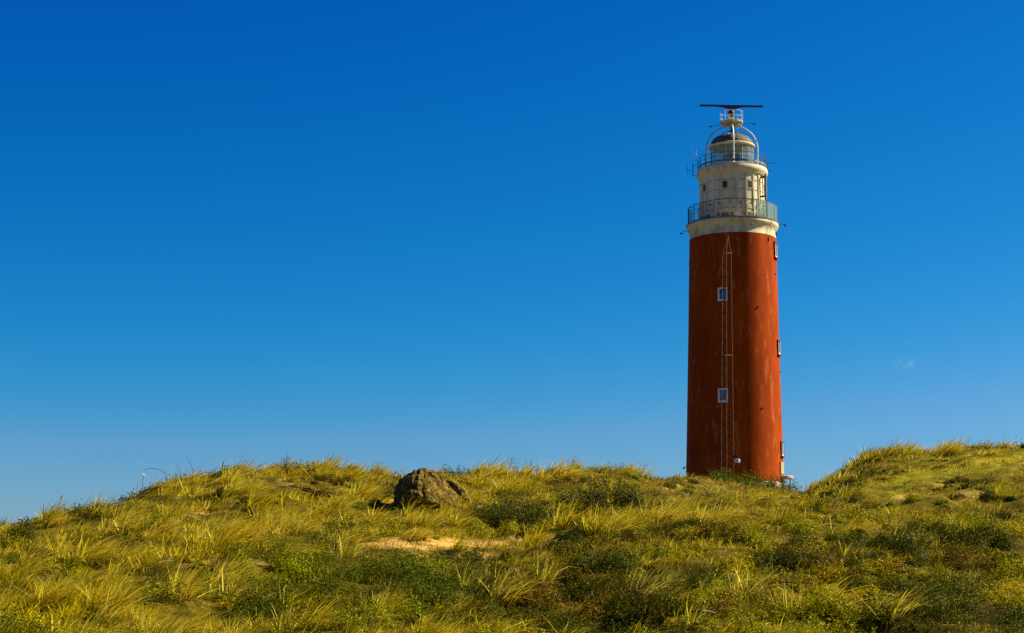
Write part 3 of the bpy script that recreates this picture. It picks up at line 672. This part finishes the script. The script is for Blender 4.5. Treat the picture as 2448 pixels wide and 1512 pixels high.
def block():
    base = ground_at(1050, 1212); dd = base.y+.35; S = dd/F
    import bmesh
    bm = bmesh.new(); bmesh.ops.create_cube(bm, size=2); bmesh.ops.subdivide_edges(bm, edges=bm.edges[:], cuts=30, use_grid_fill=True)
    Wd, Ld, Hd = 1.15, .58, .56                 # half sizes: sunlit face width, thickness, height
    def ns(p, f, sd): return vnoise(np.array([p.x*f+31*sd+p.y*f*.83]), np.array([p.z*f-p.y*f*.9+7*sd]), 20+sd)[0]-.5
    for vtx in bm.verts:
        X, Y, Z = vtx.co
        sv = Vector((X, Y, Z)).normalized()*1.32; X0, Y0, Z0_ = X*.68+sv.x*.32, Y*.68+sv.y*.32, Z*.68+sv.z*.32
        p = Vector((X0*Wd*(1-.20*Z), Y0*Ld*(1-.12*Z), Z0_*Hd))
        p.z += -.16*X*Hd*(1+Z)*.6                # top falls away to the right
        n_ = Vector((X*abs(X)**5, Y*abs(Y)**5, Z*abs(Z)**5)); n_ = n_.normalized() if n_.length > 0 else n_
        p += n_*(.20*ns(p, 1.4, 1)+.10*ns(p, 3.7, 2)+.07*ns(p, 8.5, 3)+.05*ns(p, 19, 4))
        c_ = math.exp(-((X-.52+.28*Z+.1*ns(p, 3, 6))/.07)**2)*.13+math.exp(-((X+.72-.15*Z)/.06)**2)*.06
        if Y < 0: p.y += c_
        if abs(X) > .8 and abs(Y) > .8 or abs(X) > .85 and abs(Z) > .85: p *= .95
        vtx.co = p
    me = bpy.data.meshes.new('concrete_block'); bm.to_mesh(me); bm.free()
    me.polygons.foreach_set('use_smooth', [True]*len(me.polygons)); me.set_sharp_from_angle(angle=R(24)); me.materials.append(M['concrete'])
    o = bpy.data.objects.new('concrete_block', me); col.objects.link(o); o.location = at(1034, 1190, dd+.35); o.rotation_euler = (R(-22), R(12), R(44))
    tag(o, 'rough lichen covered block of old concrete sticking out of the dune top', 'concrete block')
block()

# ------------------------------------------------------------------ lighthouse
PD = 150.0; TU = 1754.5
TA = math.atan((TU-U0)/F*1.0)
TX = PD*math.tan(TA)*(math.cos(PITCH)+tval(1000.)*math.sin(PITCH)); TY = PD
RNG = math.hypot(TX, TY); CA = math.cos(math.atan2(TX, TY)); TROT = -math.atan2(TX, TY)
Z0 = CZ+tval(1157.)*PD
def hz(v, Rr=0, a=90):                      # local height of the point seen at row v, radius Rr, angle a
    return CZ+tval(float(v))*(RNG-Rr*math.cos(R(a)))*CA-Z0
lh = empty('lighthouse', (TX, TY, Z0), TROT)
tag(lh, 'tall red lighthouse with cream top, two railed galleries and a radar bar', 'lighthouse')
zr0, zr1 = -2.2, hz(575.5)
R0, R1 = 4.39, 3.90
def Rz(z): return R0+(R1-R0)*(z/zr1)**.85 if z > 0 else R0-.02*z
prof = [(Rz(zr0+(zr1-zr0)*k/40), zr0+(zr1-zr0)*k/40) for k in range(41)]
MB().lathe(prof, 128).build('wall', M['red'], lh)
# lighter footing band visible on the sunlit side
MB().lathe([(R0+.10, -2.2), (R0+.10, .0), (R0+.02, .12)], 128).build('footing', M['pink'], lh)
zb = hz(558.); zt = hz(549.); zd = hz(539.5)
MB().lathe([(R1-.05, zr1+.004), (R1+.012, zr1+.004), (R1-.03, zr1+.25), (R1-.03, zb-.1), (R1+.05, zb+.06), (4.02, zt-.14), (4.12, zt-.02), (4.16, zt+.12), (4.13, zd-.08), (4.06, zd), (2.6, zd+.02)], 128).build('cornice', M['cream'], lh, ang=50)
MB().lathe([(4.175, zd-.075), (4.185, zd-.01), (4.10, zd+.02), (3.9, zd+.022)], 128).build('gallery_edge', mat_plain('grimy_edge', (.20, .17, .11), .8, c2=(.05, .045, .03), scale=2.5), lh)
# upper drum
zu0 = zd+.02; zu1 = hz(432.)
MB().lathe([(3.02, zu0), (2.93, zu0+(zu1-zu0)*.5), (2.90, zu1+.1)], 96).build('upper_wall', M['iron_cream'], lh)
rib = MB(); ribh = MB(); DR = 2.93
def Ru(z): t = (z-zu0)/(zu1-zu0); return 3.02-.18*min(t, .5)-.06*max(t-.5, 0)
def vrib(mb, a, wdeg, pr, z0_, z1_):
    for k in range(4):
        za = z0_+(z1_-z0_)*k/4; zb_ = z0_+(z1_-z0_)*(k+1)/4
        rr_ = min(Ru(za), Ru(zb_))
        mb.sector(rr_-.05, max(Ru(za), Ru(zb_))+pr, a-wdeg/2, a+wdeg/2, za, zb_, 2)
for k in range(8):
    a = 10+45*k
    for b_, w_, p_ in ((0, 5.5, .07), (15, 2.0, .05), (30, 2.0, .05)):
        rib = MB(); vrib(rib, a+b_, w_, p_, zu0, zu1); rib.build('rib', M['iron_cream'], lh, smooth=False)
zh = [hz(378.6+yy*.13354, 2.93, -12) for yy in (375, 548, 715, 888)]
for zz in zh:
    for k in range(8):
        a = 10+45*k; rr_ = Ru(zz)
        ribh.sector(rr_-.03, rr_+.035, a+3, a+42, zz-.025, zz+.025, 8)
ribh.build('cross_rib', M['ochre'], lh, smooth=False)
zw0 = hz(378.6+522*.13354, 2.95, -12); zw1 = hz(378.6+400*.13354, 2.95, -12)
for k in range(8):
    a = 10+45*k+22.5; rr_ = Ru((zw0+zw1)/2)
    f_ = MB(); 
    for (a0, a1, z0_, z1_) in ((-4.6, -4.0, zw0, zw1), (4.0, 4.6, zw0, zw1), (-4.6, 4.6, zw1, zw1+.05), (-4.6, 4.6, zw0-.05, zw0)): f_.sector(rr_-.03, rr_+.045, a+a0, a+a1, z0_, z1_, 2)
    for i in (): zz = zw0+(zw1-zw0)*i/3; f_.sector(rr_, rr_+.025, a-3.9, a+3.9, zz-.012, zz+.012, 2)
    f_.sector(rr_, rr_+.024, a-.09, a+.09, zw0+.003, zw1-.003, 1)
    fo = f_.build('window', M['iron_cream'], lh, smooth=False)
    MB().sector(rr_-.02, rr_+.012, a-3.95, a+3.95, zw0+.002, zw1-.002, 3).build('pane', M['blackglass'], fo)
    zl1 = hz(378.6+965*.13354, 3.0, -12)
    mt = M['louver'] if k != 6 else M['winglass']
    po = MB().sector(3.0, Ru(zu0)+.02, a-15, a+15, zu0, zl1, 6).build('hatch', mt, lh)
    MB().sector(3.0, Ru(zl1)+.05, a-17, a+17, zl1+.002, zl1+.09, 6).build('lintel', M['iron_cream'], po, smooth=False)
# panel antenna on the right of the drum
pa = MB(); za, zb2 = hz(378.6+770*.13354, 3.1, 62), hz(378.6+300*.13354, 3.1, 62)
po = MB().box(P(3.32, 64, (za+zb2)/2), (.10, .20, zb2-za), Matrix.Rotation(R(64), 3, 'Z')).build('panel_antenna', M['galv'], lh, bevel=.01)
for zz in (za+.35, zb2-.3): MB().box(P(3.1, 62, zz), (.08, .45, .16), Matrix.Rotation(R(62), 3, 'Z')).build('bracket', M['dark'], po)
# gallery railing (lower)
gal = empty('lower_railing', (0, 0, 0)); gal.parent = lh
GR = 4.02; GH = 1.58; z0g = zd+.02
angs = [-3.9+18*k for k in range(20)]
for k, a in enumerate(angs):
    MB().tube([P(GR, a, z0g-.12), P(GR, a, z0g+GH)], .032, 8).build('post', M['galv'], gal)
    st = MB(); st.tube([P(GR, a, z0g+GH-.04), P(3.05, a, z0g+GH-.16)], .018, 6); st.box(P(3.08, a, z0g+GH-.17), (.10, .10, .12), Matrix.Rotation(R(a), 3, 'Z'))
    st.build('strut', M['steel'], gal)
rl = MB(); rl2 = MB()
for k, a in enumerate(angs):
    a2 = a+18; A, B = P(GR, a, 0), P(GR, a2, 0)
    rl.tube([A+Vector((0, 0, z0g+GH-.02)), B+Vector((0, 0, z0g+GH-.02))], .022, 6)
    rl2.tube([A+Vector((0, 0, z0g+.06)), B+Vector((0, 0, z0g+.06))], .020, 6)
    if not (20 < (a % 360) < 80):
        pass
rl.build('rail', M['steel'], gal); rl2.build('rail', M['steel'], gal)
wm = MB(); glp = []
for k, a in enumerate(angs):
    A, B = P(GR, a, 0), P(GR, a+18, 0); am = (a+9) % 360
    if 36 < am < 150:
        n_ = (B-A).normalized(); w_ = (B-A).length; c_ = (A+B)/2; zc = z0g+GH/2
        rot = Matrix.Rotation(R(am), 3, 'Z')
        MB().box(c_+Vector((0, 0, zc)), (w_-.09, .012, GH-.16), rot).build('glass_screen', M['railglass'], gal, smooth=False)
        if am < 55:
            lv_ = MB()
            for j in range(9): lv_.box(c_*.97+Vector((0, 0, z0g+.12+.09*j)), (w_-.1, .02, .035), rot)
            lv_.build('slats', M['cream'], gal, smooth=False)
    else:
        w_ = (B-A).length; hgt = GH-.10; n = 6; zb3 = z0g+.07
        for sgn in (1, -1):
            for j in range(-n, n+1):
                # diagonal wires clipped to the panel
                pts = []
                s0 = j*w_/n*1.0
                t0, t1 = 0.0, 1.0
                slope = 1.25
                x0, x1 = s0, s0+hgt/slope
                if sgn < 0: x0, x1 = w_-s0, w_-s0-hgt/slope
                # clip param
                lo, hi = 0.0, 1.0; dxx = x1-x0
                ta, tb = sorted(((0-x0)/dxx, (w_-x0)/dxx)); lo = max(lo, ta); hi = min(hi, tb)
                if hi-lo < .03: continue
                q0 = A+(B-A)*((x0+dxx*lo)/w_)+Vector((0, 0, zb3+hgt*lo)); q1 = A+(B-A)*((x0+dxx*hi)/w_)+Vector((0, 0, zb3+hgt*hi))
                wm.tube([q0, q1], .0055, 4, cap=False)
wm.build('wire_mesh', M['steel'], gal)
# upper ring and deck
zq = hz(409.5); zk = hz(419.)
MB().lathe([(2.88, zu1-.02), (3.00, zu1+.04), (3.05, zu1+.16), (3.16, zk-.16), (3.24, zk), (3.235, zk+.14), (3.15, zq), (1.7, zq+.02)], 128).build('upper_deck', M['cream'], lh, ang=55)
ur = empty('upper_railing', (0, 0, 0)); ur.parent = lh
UR = 3.10; UH = 1.06; zg = zq+.01
for k in range(24):
    a = -5.4+15*k; MB().tube([P(UR, a, zg-.05), P(UR, a, zg+UH)], .025, 6).build('post', M['steel'], ur)
for zz, r_ in ((zg+UH, .027), (zg+UH*.66, .018), (zg+.03, .02)): MB().ring(UR, zz, r_).build('rail', M['steel'], ur)
MB().lathe([(UR-.03, zg+.20), (UR-.005, zg+.20), (UR-.005, zg+.38), (UR-.03, zg+.38)], 96, closed=True).build('kick_band', M['galv'], ur)
# lantern
LR = 1.97; z_e = hz(354.5); zl0 = zq+.02
zh0 = zl0
MB().lathe([(1.99, zl0), (1.99, zl0+.35), (1.96, zl0+.37), (1.8, zl0+.37)], 64).build('lantern_sill', M['cream'], lh)
gl = MB().lathe([(LR-.03, zl0+.37), (LR-.03, z_e-.02)], 64).build('lantern_glass', M['glass'], lh)
mu = MB()
for k in range(16): a = 7+22.5*k; mu.tube([P(LR-.02, a, zl0+.37), P(LR-.02, a, z_e)], .022, 5)
mu.ring(LR-.02, (zl0+z_e)/2+.1, .014)
mu.build('glazing_bar', M['white'], lh)
# optic
zm = (zl0+z_e)/2
MB().lathe([(.45, zl0+.37), (.5, zl0+.6), (.72, zl0+.75), (.80, zm), (.72, zm+.45), (.45, zm+.6), (.25, zm+.72), (.02, zm+.75)], 40).build('lens', M['lens'], lh)
MB().lathe([(1.70, zl0+.02), (1.70, zl0+.1), (.0, zl0+.1)], 40).build('lantern_floor', M['galv'], lh)
# eave ring, ceiling, dome
MB().lathe([(LR-.10, z_e-.04), (2.06, z_e-.05), (2.12, z_e+.03), (2.10, z_e+.13), (1.93, z_e+.20), (1.80, z_e+.20)], 96).build('eave', M['cream'], lh, ang=60)
MB().lathe([(LR-.05, z_e-.01), (1.2, z_e+.16), (.01, z_e+.30)], 64).build('ceiling', mat_plain('lantern_ceiling', (.42, .38, .24), .8), lh)
DRR, DB = 1.92, 1.12; zdm = z_e+.19
dome = [(DRR*math.cos(t), zdm+DB*math.sin(t)) for t in [math.pi/2*k/18 for k in range(18)]]+[(.12, zdm+DB)]
MB().lathe(dome, 96).build('dome', M['dome'], lh)
se = MB()
for k in range(12):
    a = 18+30*k; se.tube([P((DRR+.01)*math.cos(t), a, zdm+(DB+.01)*math.sin(t)) for t in [math.pi/2*j/14 for j in range(14)]], .018, 5)
se.build('dome_seam', M['seam'], lh)
tt = R(24); MB().box(P(DRR*math.cos(tt)*.99, -8, zdm+DB*math.sin(tt)), (.46, .10, .42), Matrix.Rotation(R(-8), 3, 'Z') @ Matrix.Rotation(R(-38), 3, 'X')).build('roof_hatch', M['dark'], lh, bevel=.01)
zz1 = zdm+DB-.06
MB().lathe([(.36, zz1), (.34, zz1+.10), (.27, zz1+.16), (.27, zz1+.28), (.10, zz1+.33), (.09, zz1+.75)], 24).build('vent_cap', M['dark'], lh)
m = MB(); m.ring(.86, zz1+.10, .016, 40)
for k in range(8): m.tube([P(.86, 20+45*k, zz1-.22), P(.86, 20+45*k, zz1+.10)], .014, 5)
m.build('roof_rail', M['dark'], lh)
# arches
ap = hz(302.5); AR = 2.34; z_s = hz(233.5+1000*.12518)
m = None
for a in (4, 94, 184, 274):
    pts = [P(AR, a, zq-.05), P(AR, a, z_s-.1)]
    for k in range(0, 17):
        t = math.pi/2*k/16
        pts.append(P(AR*(math.cos(t)**.92), a, z_s+(ap-z_s)*math.sin(t)**.98))
    pts = pts[:-1]+[P(.0, a, ap)]
    MB().tube(pts, .075, 10).build('arch', M['white'], lh)
# crow's nest
zc = hz(293.8)
MB().lathe([(.16, ap-.08), (.30, zc-.24), (.96, zc-.12), (1.02, zc-.08), (1.03, zc+.07), (.98, zc+.09), (.2, zc+.06)], 48).build('radar_platform', M['cream'], lh)
m = MB()
for a in (49, 139, 229, 319, 94, 274): MB().tube([P(.93, a, zc-.14), P(.85, a, ap-.12)], .03, 6).build('platform_strut', M['white'], lh)
cr = empty('platform_railing', (0, 0, 0)); cr.parent = lh
for k in range(8): MB().tube([P(1.04, 12+45*k, zc-.1), P(1.04, 12+45*k, zc+.93)], .018, 5).build('post', M['white'], cr)
MB().ring(1.04, zc+.93, .018, 48).build('rail', M['white'], cr); MB().ring(1.04, zc+.47, .015, 48).build('rail', M['white'], cr)
# radar
ra = empty('radar', (0, 0, 0)); ra.parent = lh
MB().lathe([(.09, zc+.05), (.10, zc+.30), (.17, zc+.42), (.34, zc+.66), (.34, zc+.74), (.05, zc+.76)], 24).build('pedestal', M['cream'], ra)
MB().lathe([(.30, zc+.76), (.32, zc+.90), (.26, zc+1.05), (.1, zc+1.10)], 20).build('motor', M['dark'], ra)
MB().lathe([(.2, zc+1.07), (.17, zc+1.18), (.07, zc+1.32), (.05, zc+1.42)], 16).build('shaft', M['galv'], ra)
zbar = hz(254.2); rot = Matrix.Rotation(R(11.3), 3, 'Z'); hb = .155
bar = MB(); bar.box((0, 0, zbar), (5.84, .17, hb), rot)
v8 = []
for yy in (-.07, .07):
    for (xx, zz) in ((-1.35, zbar-hb/2), (-.75, zbar-hb/2-.09), (-.28, zbar-hb/2-.22), (.28, zbar-hb/2-.22), (.75, zbar-hb/2-.09), (1.35, zbar-hb/2)):
        v8.append(rot @ Vector((xx, yy, zz)))
bar.add(v8, [(0,1,2,3,4,5), (11,10,9,8,7,6)]+[(i, i+6, i+7, i+1) for i in range(5)])
bar.build('scanner_bar', M['radar'], ra, smooth=False)
MB().box((.0, -.33, zc+.55), (.2, .08, .2)).build('motor_hatch', M['dark'], ra)
# lamp arms at the platform and lamps under the lower gallery
def lamp(pts, head_c, size, rot, name='floodlight'):
    r0_ = MB().tube(pts, .022, 6).build('lamp_arm', M['steel'], lh)
    MB().box(head_c, size, rot).build('lamp_head', M['dark'], r0_, bevel=.01)
lamp([P(1.0, 270, zc-.15), P(1.75, 270, zc-.30)], P(1.88, 270, zc-.32), (.30, .16, .08), Matrix.Rotation(R(8), 3, 'Y'))
lamp([P(1.0, 90, zc-.12), P(1.9, 90, zc-.18)], P(2.05, 90, zc-.17), (.30, .16, .08), Matrix.Rotation(R(-22), 3, 'Y'))
lamp([P(4.1, 270, zt-.05), P(4.55, 270, zt-.12)], P(4.62, 270, zt-.26), (.26, .2, .12), Matrix.Rotation(R(-12), 3, 'Y'))
lamp([P(4.1, 90, zd-.1), P(4.6, 90, zd-.02)], P(4.72, 90, zd-.13), (.26, .2, .12), Matrix.Rotation(R(35), 3, 'Y'))
lamp([P(4.1, 28, zt-.1), P(4.5, 22, zt-.42)], P(4.52, 21, zt-.46), (.1, .12, .10), Matrix.Rotation(R(0), 3, 'Y'))
lamp([P(4.1, 64, zt-.1), P(4.35, 62, zt-.8)], P(4.36, 62, zt-.92), (.12, .14, .3), Matrix.Rotation(R(0), 3, 'Y'))
# antennas on the upper railing
def u1(x): return 1615.3+x*.12518
def xr(x): return (u1(x)-1752.5)/F*PD/CA*.995       # lateral metres from the axis
def z1(yv, yd=0): return hz(233.5+yv*.12518)
def ant(name, segs, r_=.02, mat='dark', dy=0):
    m = MB()
    for s in segs:
        rr_ = s[-1] if not isinstance(s[-1], tuple) else r_
        pts = [p for p in s if isinstance(p, tuple)]
        m.tube([(xr(px), dy, z1(py)) for px, py in pts], rr_, 5)
    return m.build(name, M[mat], lh)
ant('whip_antenna', [((315, 870), (340, 1240))], .012)
ant('whip_antenna', [((425, 800), (425, 1040), .010), ((412, 1010), (412, 1215), .026)], mat='white')
ant('dipole_antenna', [((345, 1240), (350, 1490), .04), ((345, 1390), (245, 1365), .018), ((240, 1275), (243, 1445), .018), ((290, 1352), (290, 1372), .02), ((345, 1290), (415, 1280), .03), ((355, 1478), (410, 1475), .02)])
ant('access_gate', [((455, 1130), (455, 1040), (610, 1040), (610, 1215)), ((455, 1130), (610, 1130)), ((495, 1040), (495, 1130), .008), ((535, 1040), (535, 1130), .008), ((575, 1040), (575, 1130), .008)], .012, 'steel', dy=-1.4)
ant('whip_antenna', [((1565, 710), (1568, 1100), (1578, 1165), .030), ((1500, 1100), (1575, 1085), .02), ((1500, 1165), (1575, 1150), .02)], dy=-1.9)
ant('whip_antenna', [((1750, 1010), (1768, 1330), .012), ((1735, 1285), (1890, 1280), .022), ((1745, 1330), (1772, 1325), (1772, 1290), .02), ((1872, 1280), (1896, 1284), .045)])
ant('dipole_antenna', [((1735, 1445), (1800, 1445), (1800, 1438), (1845, 1438), .018), ((1846, 1360), (1848, 1508), .015)])
# windows facing the camera
def wall_window(v0, v1, a, w, tilt=0):
    z0_, z1_ = hz(v1, R1+.25, a), hz(v0, R1+.25, a); zc_ = (z0_+z1_)/2; h = z1_-z0_; rr_ = Rz(zc_)
    rot = Matrix.Rotation(R(a), 3, 'Z'); c_ = P(rr_, a, zc_); t_ = rot @ Vector((1, 0, 0)); n_ = rot @ Vector((0, -1, 0)); U = Vector((0, 0, 1))
    f_ = MB()
    f_.box(c_+U*(h/2-.06)+n_*.02, (w, .12, .12), rot); f_.box(c_-U*(h/2-.085)+n_*.02, (w, .12, .17), rot)
    f_.box(c_-t_*(w/2-.075)-U*.0+n_*.018, (.15, .12, h-.29), rot); f_.box(c_+t_*(w/2-.055)+n_*.018, (.11, .12, h-.29), rot)
    fo = f_.build('window', M['winframe'], lh, smooth=False, bevel=.008)
    MB().box(c_+U*.02, (w-.2, .06, h-.2), rot).build('pane', M['winglass'], fo, smooth=False)
    MB().box(c_-U*(h/2+.04)+n_*.03, (w+.14, .16, .07), rot).build('sill', M['darkred'], fo, smooth=False, bevel=.008)
wall_window(687, 719.5, -13.2, .86); wall_window(926, 960, -13.2, .88)
def side_window(v0, v1, a):
    z0_, z1_ = hz(v1, 4, a), hz(v0, 4, a); zc_ = (z0_+z1_)/2; h = z1_-z0_; rr_ = Rz(zc_)
    rot = Matrix.Rotation(R(a), 3, 'Z'); c_ = P(rr_, a, zc_); t_ = rot @ Vector((1, 0, 0)); n_ = rot @ Vector((0, -1, 0)); U = Vector((0, 0, 1))
    f_ = MB(); w = .8
    f_.box(c_+U*(h/2)+n_*.02, (w+.2, .16, .1), rot); f_.box(c_-t_*(w/2+.05)+n_*.0, (.1, .2, h-.1), rot); f_.box(c_+t_*(w/2+.05)+n_*.04, (.1, .16, h-.1), rot)
    fo = f_.build('window', M['darkred'], lh, smooth=False)
    g_ = MB(); g_.box(c_-t_*(w/2-.07)+n_*.035, (.13, .1, h-.15), rot); g_.box(c_+t_*(w/2-.07)+n_*.035, (.13, .1, h-.15), rot); g_.box(c_-U*(h/2-.1)+n_*.034, (w-.28, .1, .1), rot)
    g_.build('frame', M['winframe'], fo, smooth=False)
    MB().box(c_+n_*.0, (w-.05, .05, h-.1), rot).build('pane', M['winglass'], fo, smooth=False)
    MB().box(c_-U*(h/2+.06)+n_*.08, (w+.2, .22, .11), rot).build('sill', M['red'], fo, smooth=False, bevel=.01)
side_window(584, 619, 76); side_window(815, 848, 77); side_window(1056, 1090, 77)
a = 73; zc_ = (hz(1104, 4, a)+hz(1132, 4, a))/2; rot = Matrix.Rotation(R(a), 3, 'Z')
MB().box(P(Rz(zc_)+.01, a, zc_), (1.0, .12, 1.05), rot).build('wall_panel', M['khaki'], lh, bevel=.01)
# entrance canopy at the right foot
ca = MB(); zs_ = hz(1142)
ca.lathe([(.02, zs_+.16), (.80, zs_+.15), (.86, zs_+.10), (.86, zs_-.06), (.80, zs_-.12), (.02, zs_-.12)], 28, 4.28, -.9)
co = ca.build('entrance_canopy', M['pink'], lh)
pc = MB(); pc.tube([(4.25, -1.55, zs_-1.8), (4.25, -1.55, zs_-.11)], .13, 12); pc.build('column', M['pink'], co)
pc = MB(); pc.tube([(4.9, -.9, zs_-1.8), (4.9, -.9, zs_-.11)], .07, 10); pc.build('column', M['pink'], co)
# drain stubs and little lamps
for (uu, vv) in ((1657.9, 742), (1812.5, 735), (1654.5, 979.7), (1817.5, 974.5), (1728, 881.5), (1863.7, 889.7), (1855.8, 657.5), (1728, 1127), (1647.3, 629), (1727, 649)):
    Rg = 4.1; s_ = (uu-TU+.8)/F*PD/CA/Rg; s_ = max(-.985, min(.985, s_)); a = math.degrees(math.asin(s_)); zz = hz(vv, Rg, a); Rg = Rz(zz)
    MB().tube([P(Rg-.05, a, zz), P(Rg+.07, a, zz-.01)], .075, 8).build('drain_stub', M['dark'], lh)
wl = MB().tube([P(R0-.1, 270, hz(1112)), P(R0+.12, 270, hz(1114.5))], .03, 6).build('wall_lamp', M['dark'], lh)
MB().box(P(R0+.18, 270, hz(1116)), (.2, .2, .12), Matrix.Rotation(R(-35), 3, 'Y')).build('lamp_head', M['dark'], wl, bevel=.01)

# ------------------------------------------------------------------ lattice mast in front of the tower
md = 143.2
def mp(u, v): 
    t = tval(float(v)); return Vector(((u-U0)/F*(math.cos(PITCH)+t*math.sin(PITCH))*md, md, CZ+t*md))
mb_ = mp(1738.5, 1160); gz = Hs(mb_.x, mb_.y); zbase = gz-.2
mast = empty('lattice_mast', (mb_.x, mb_.y, zbase)); tag(mast, 'thin rusty three legged lattice mast standing in front of the red tower', 'mast')
W0, W1 = 1.13, .745; topz = mp(1737, 606).z-zbase; apz = mp(1738, 568).z-zbase
sh_x = mp(1737, 606).x-mb_.x
def leg(i, z):                                # triangle turned a little
    t = z/topz; w = W0+(W1-W0)*t; a = (R(180+8), R(-35+8), R(8+0))[i]
    fx = (-.5, -.16, .5)[i]*w; fy = (.0, -.80, .06)[i]*w
    return Vector((fx+sh_x*t, fy, z))
for i in range(3): MB().tube([leg(i, 0), leg(i, topz)], .024, 6).build('leg', M['mast'], mast)
br1 = MB(); br2 = MB(); n = 20; step = topz/n
for k in range(n):
    z0_, z1_ = k*step, (k+1)*step; zm_ = (z0_+z1_)/2
    br1.tube([leg(0, z0_), leg(1, z0_+.14)], .058, 4); br1.tube([leg(1, z0_+.14), leg(0, z1_)], .013, 4)
    br2.tube([leg(1, z0_+.45), leg(2, max(z0_-.10, 0))], .015, 4); br2.tube([leg(1, z0_+.95), leg(2, z0_+.38)], .013, 4)
    br2.tube([leg(0, z0_+.2), leg(2, z1_)], .008, 4)
br1.build('bracing', M['mast'], mast); br2.build('bracing', M['mast'], mast)
tp = MB(); apx = Vector((sh_x*1.05+.06, -.3, apz))
for i in range(3): tp.tube([leg(i, topz), apx], .02, 5)
for zz in (topz, topz*.58): 
    for i in range(3): tp.tube([leg(i, zz), leg((i+1) % 3, zz)], .02, 4)
tp.build('top_frame', M['mast'], mast)
MB().box(apx+Vector((-.1, 0, -.05)), (.18, .12, .2)).build('top_fitting', M['dark'], mast)
fl = MB(); fz = mp(1756, 1099).z-zbase; fx = mp(1756, 1099).x-mb_.x
fl.tube([leg(2, fz-.15), (fx-.05, -.1, fz-.05)], .05, 6); fl.box((fx+.02, -.1, fz+.30), (.3, .25, .32)); 
fo = fl.build('floodlight', M['dark'], mast)
MB().lathe([(.02, fz-.22), (.22, fz-.2), (.27, fz+.0), (.24, fz+.12), (.02, fz+.15)], 16, fx+.17, -.2).build('lamp_housing', mat_plain('grey_housing', (.55, .55, .55), .3), fo)
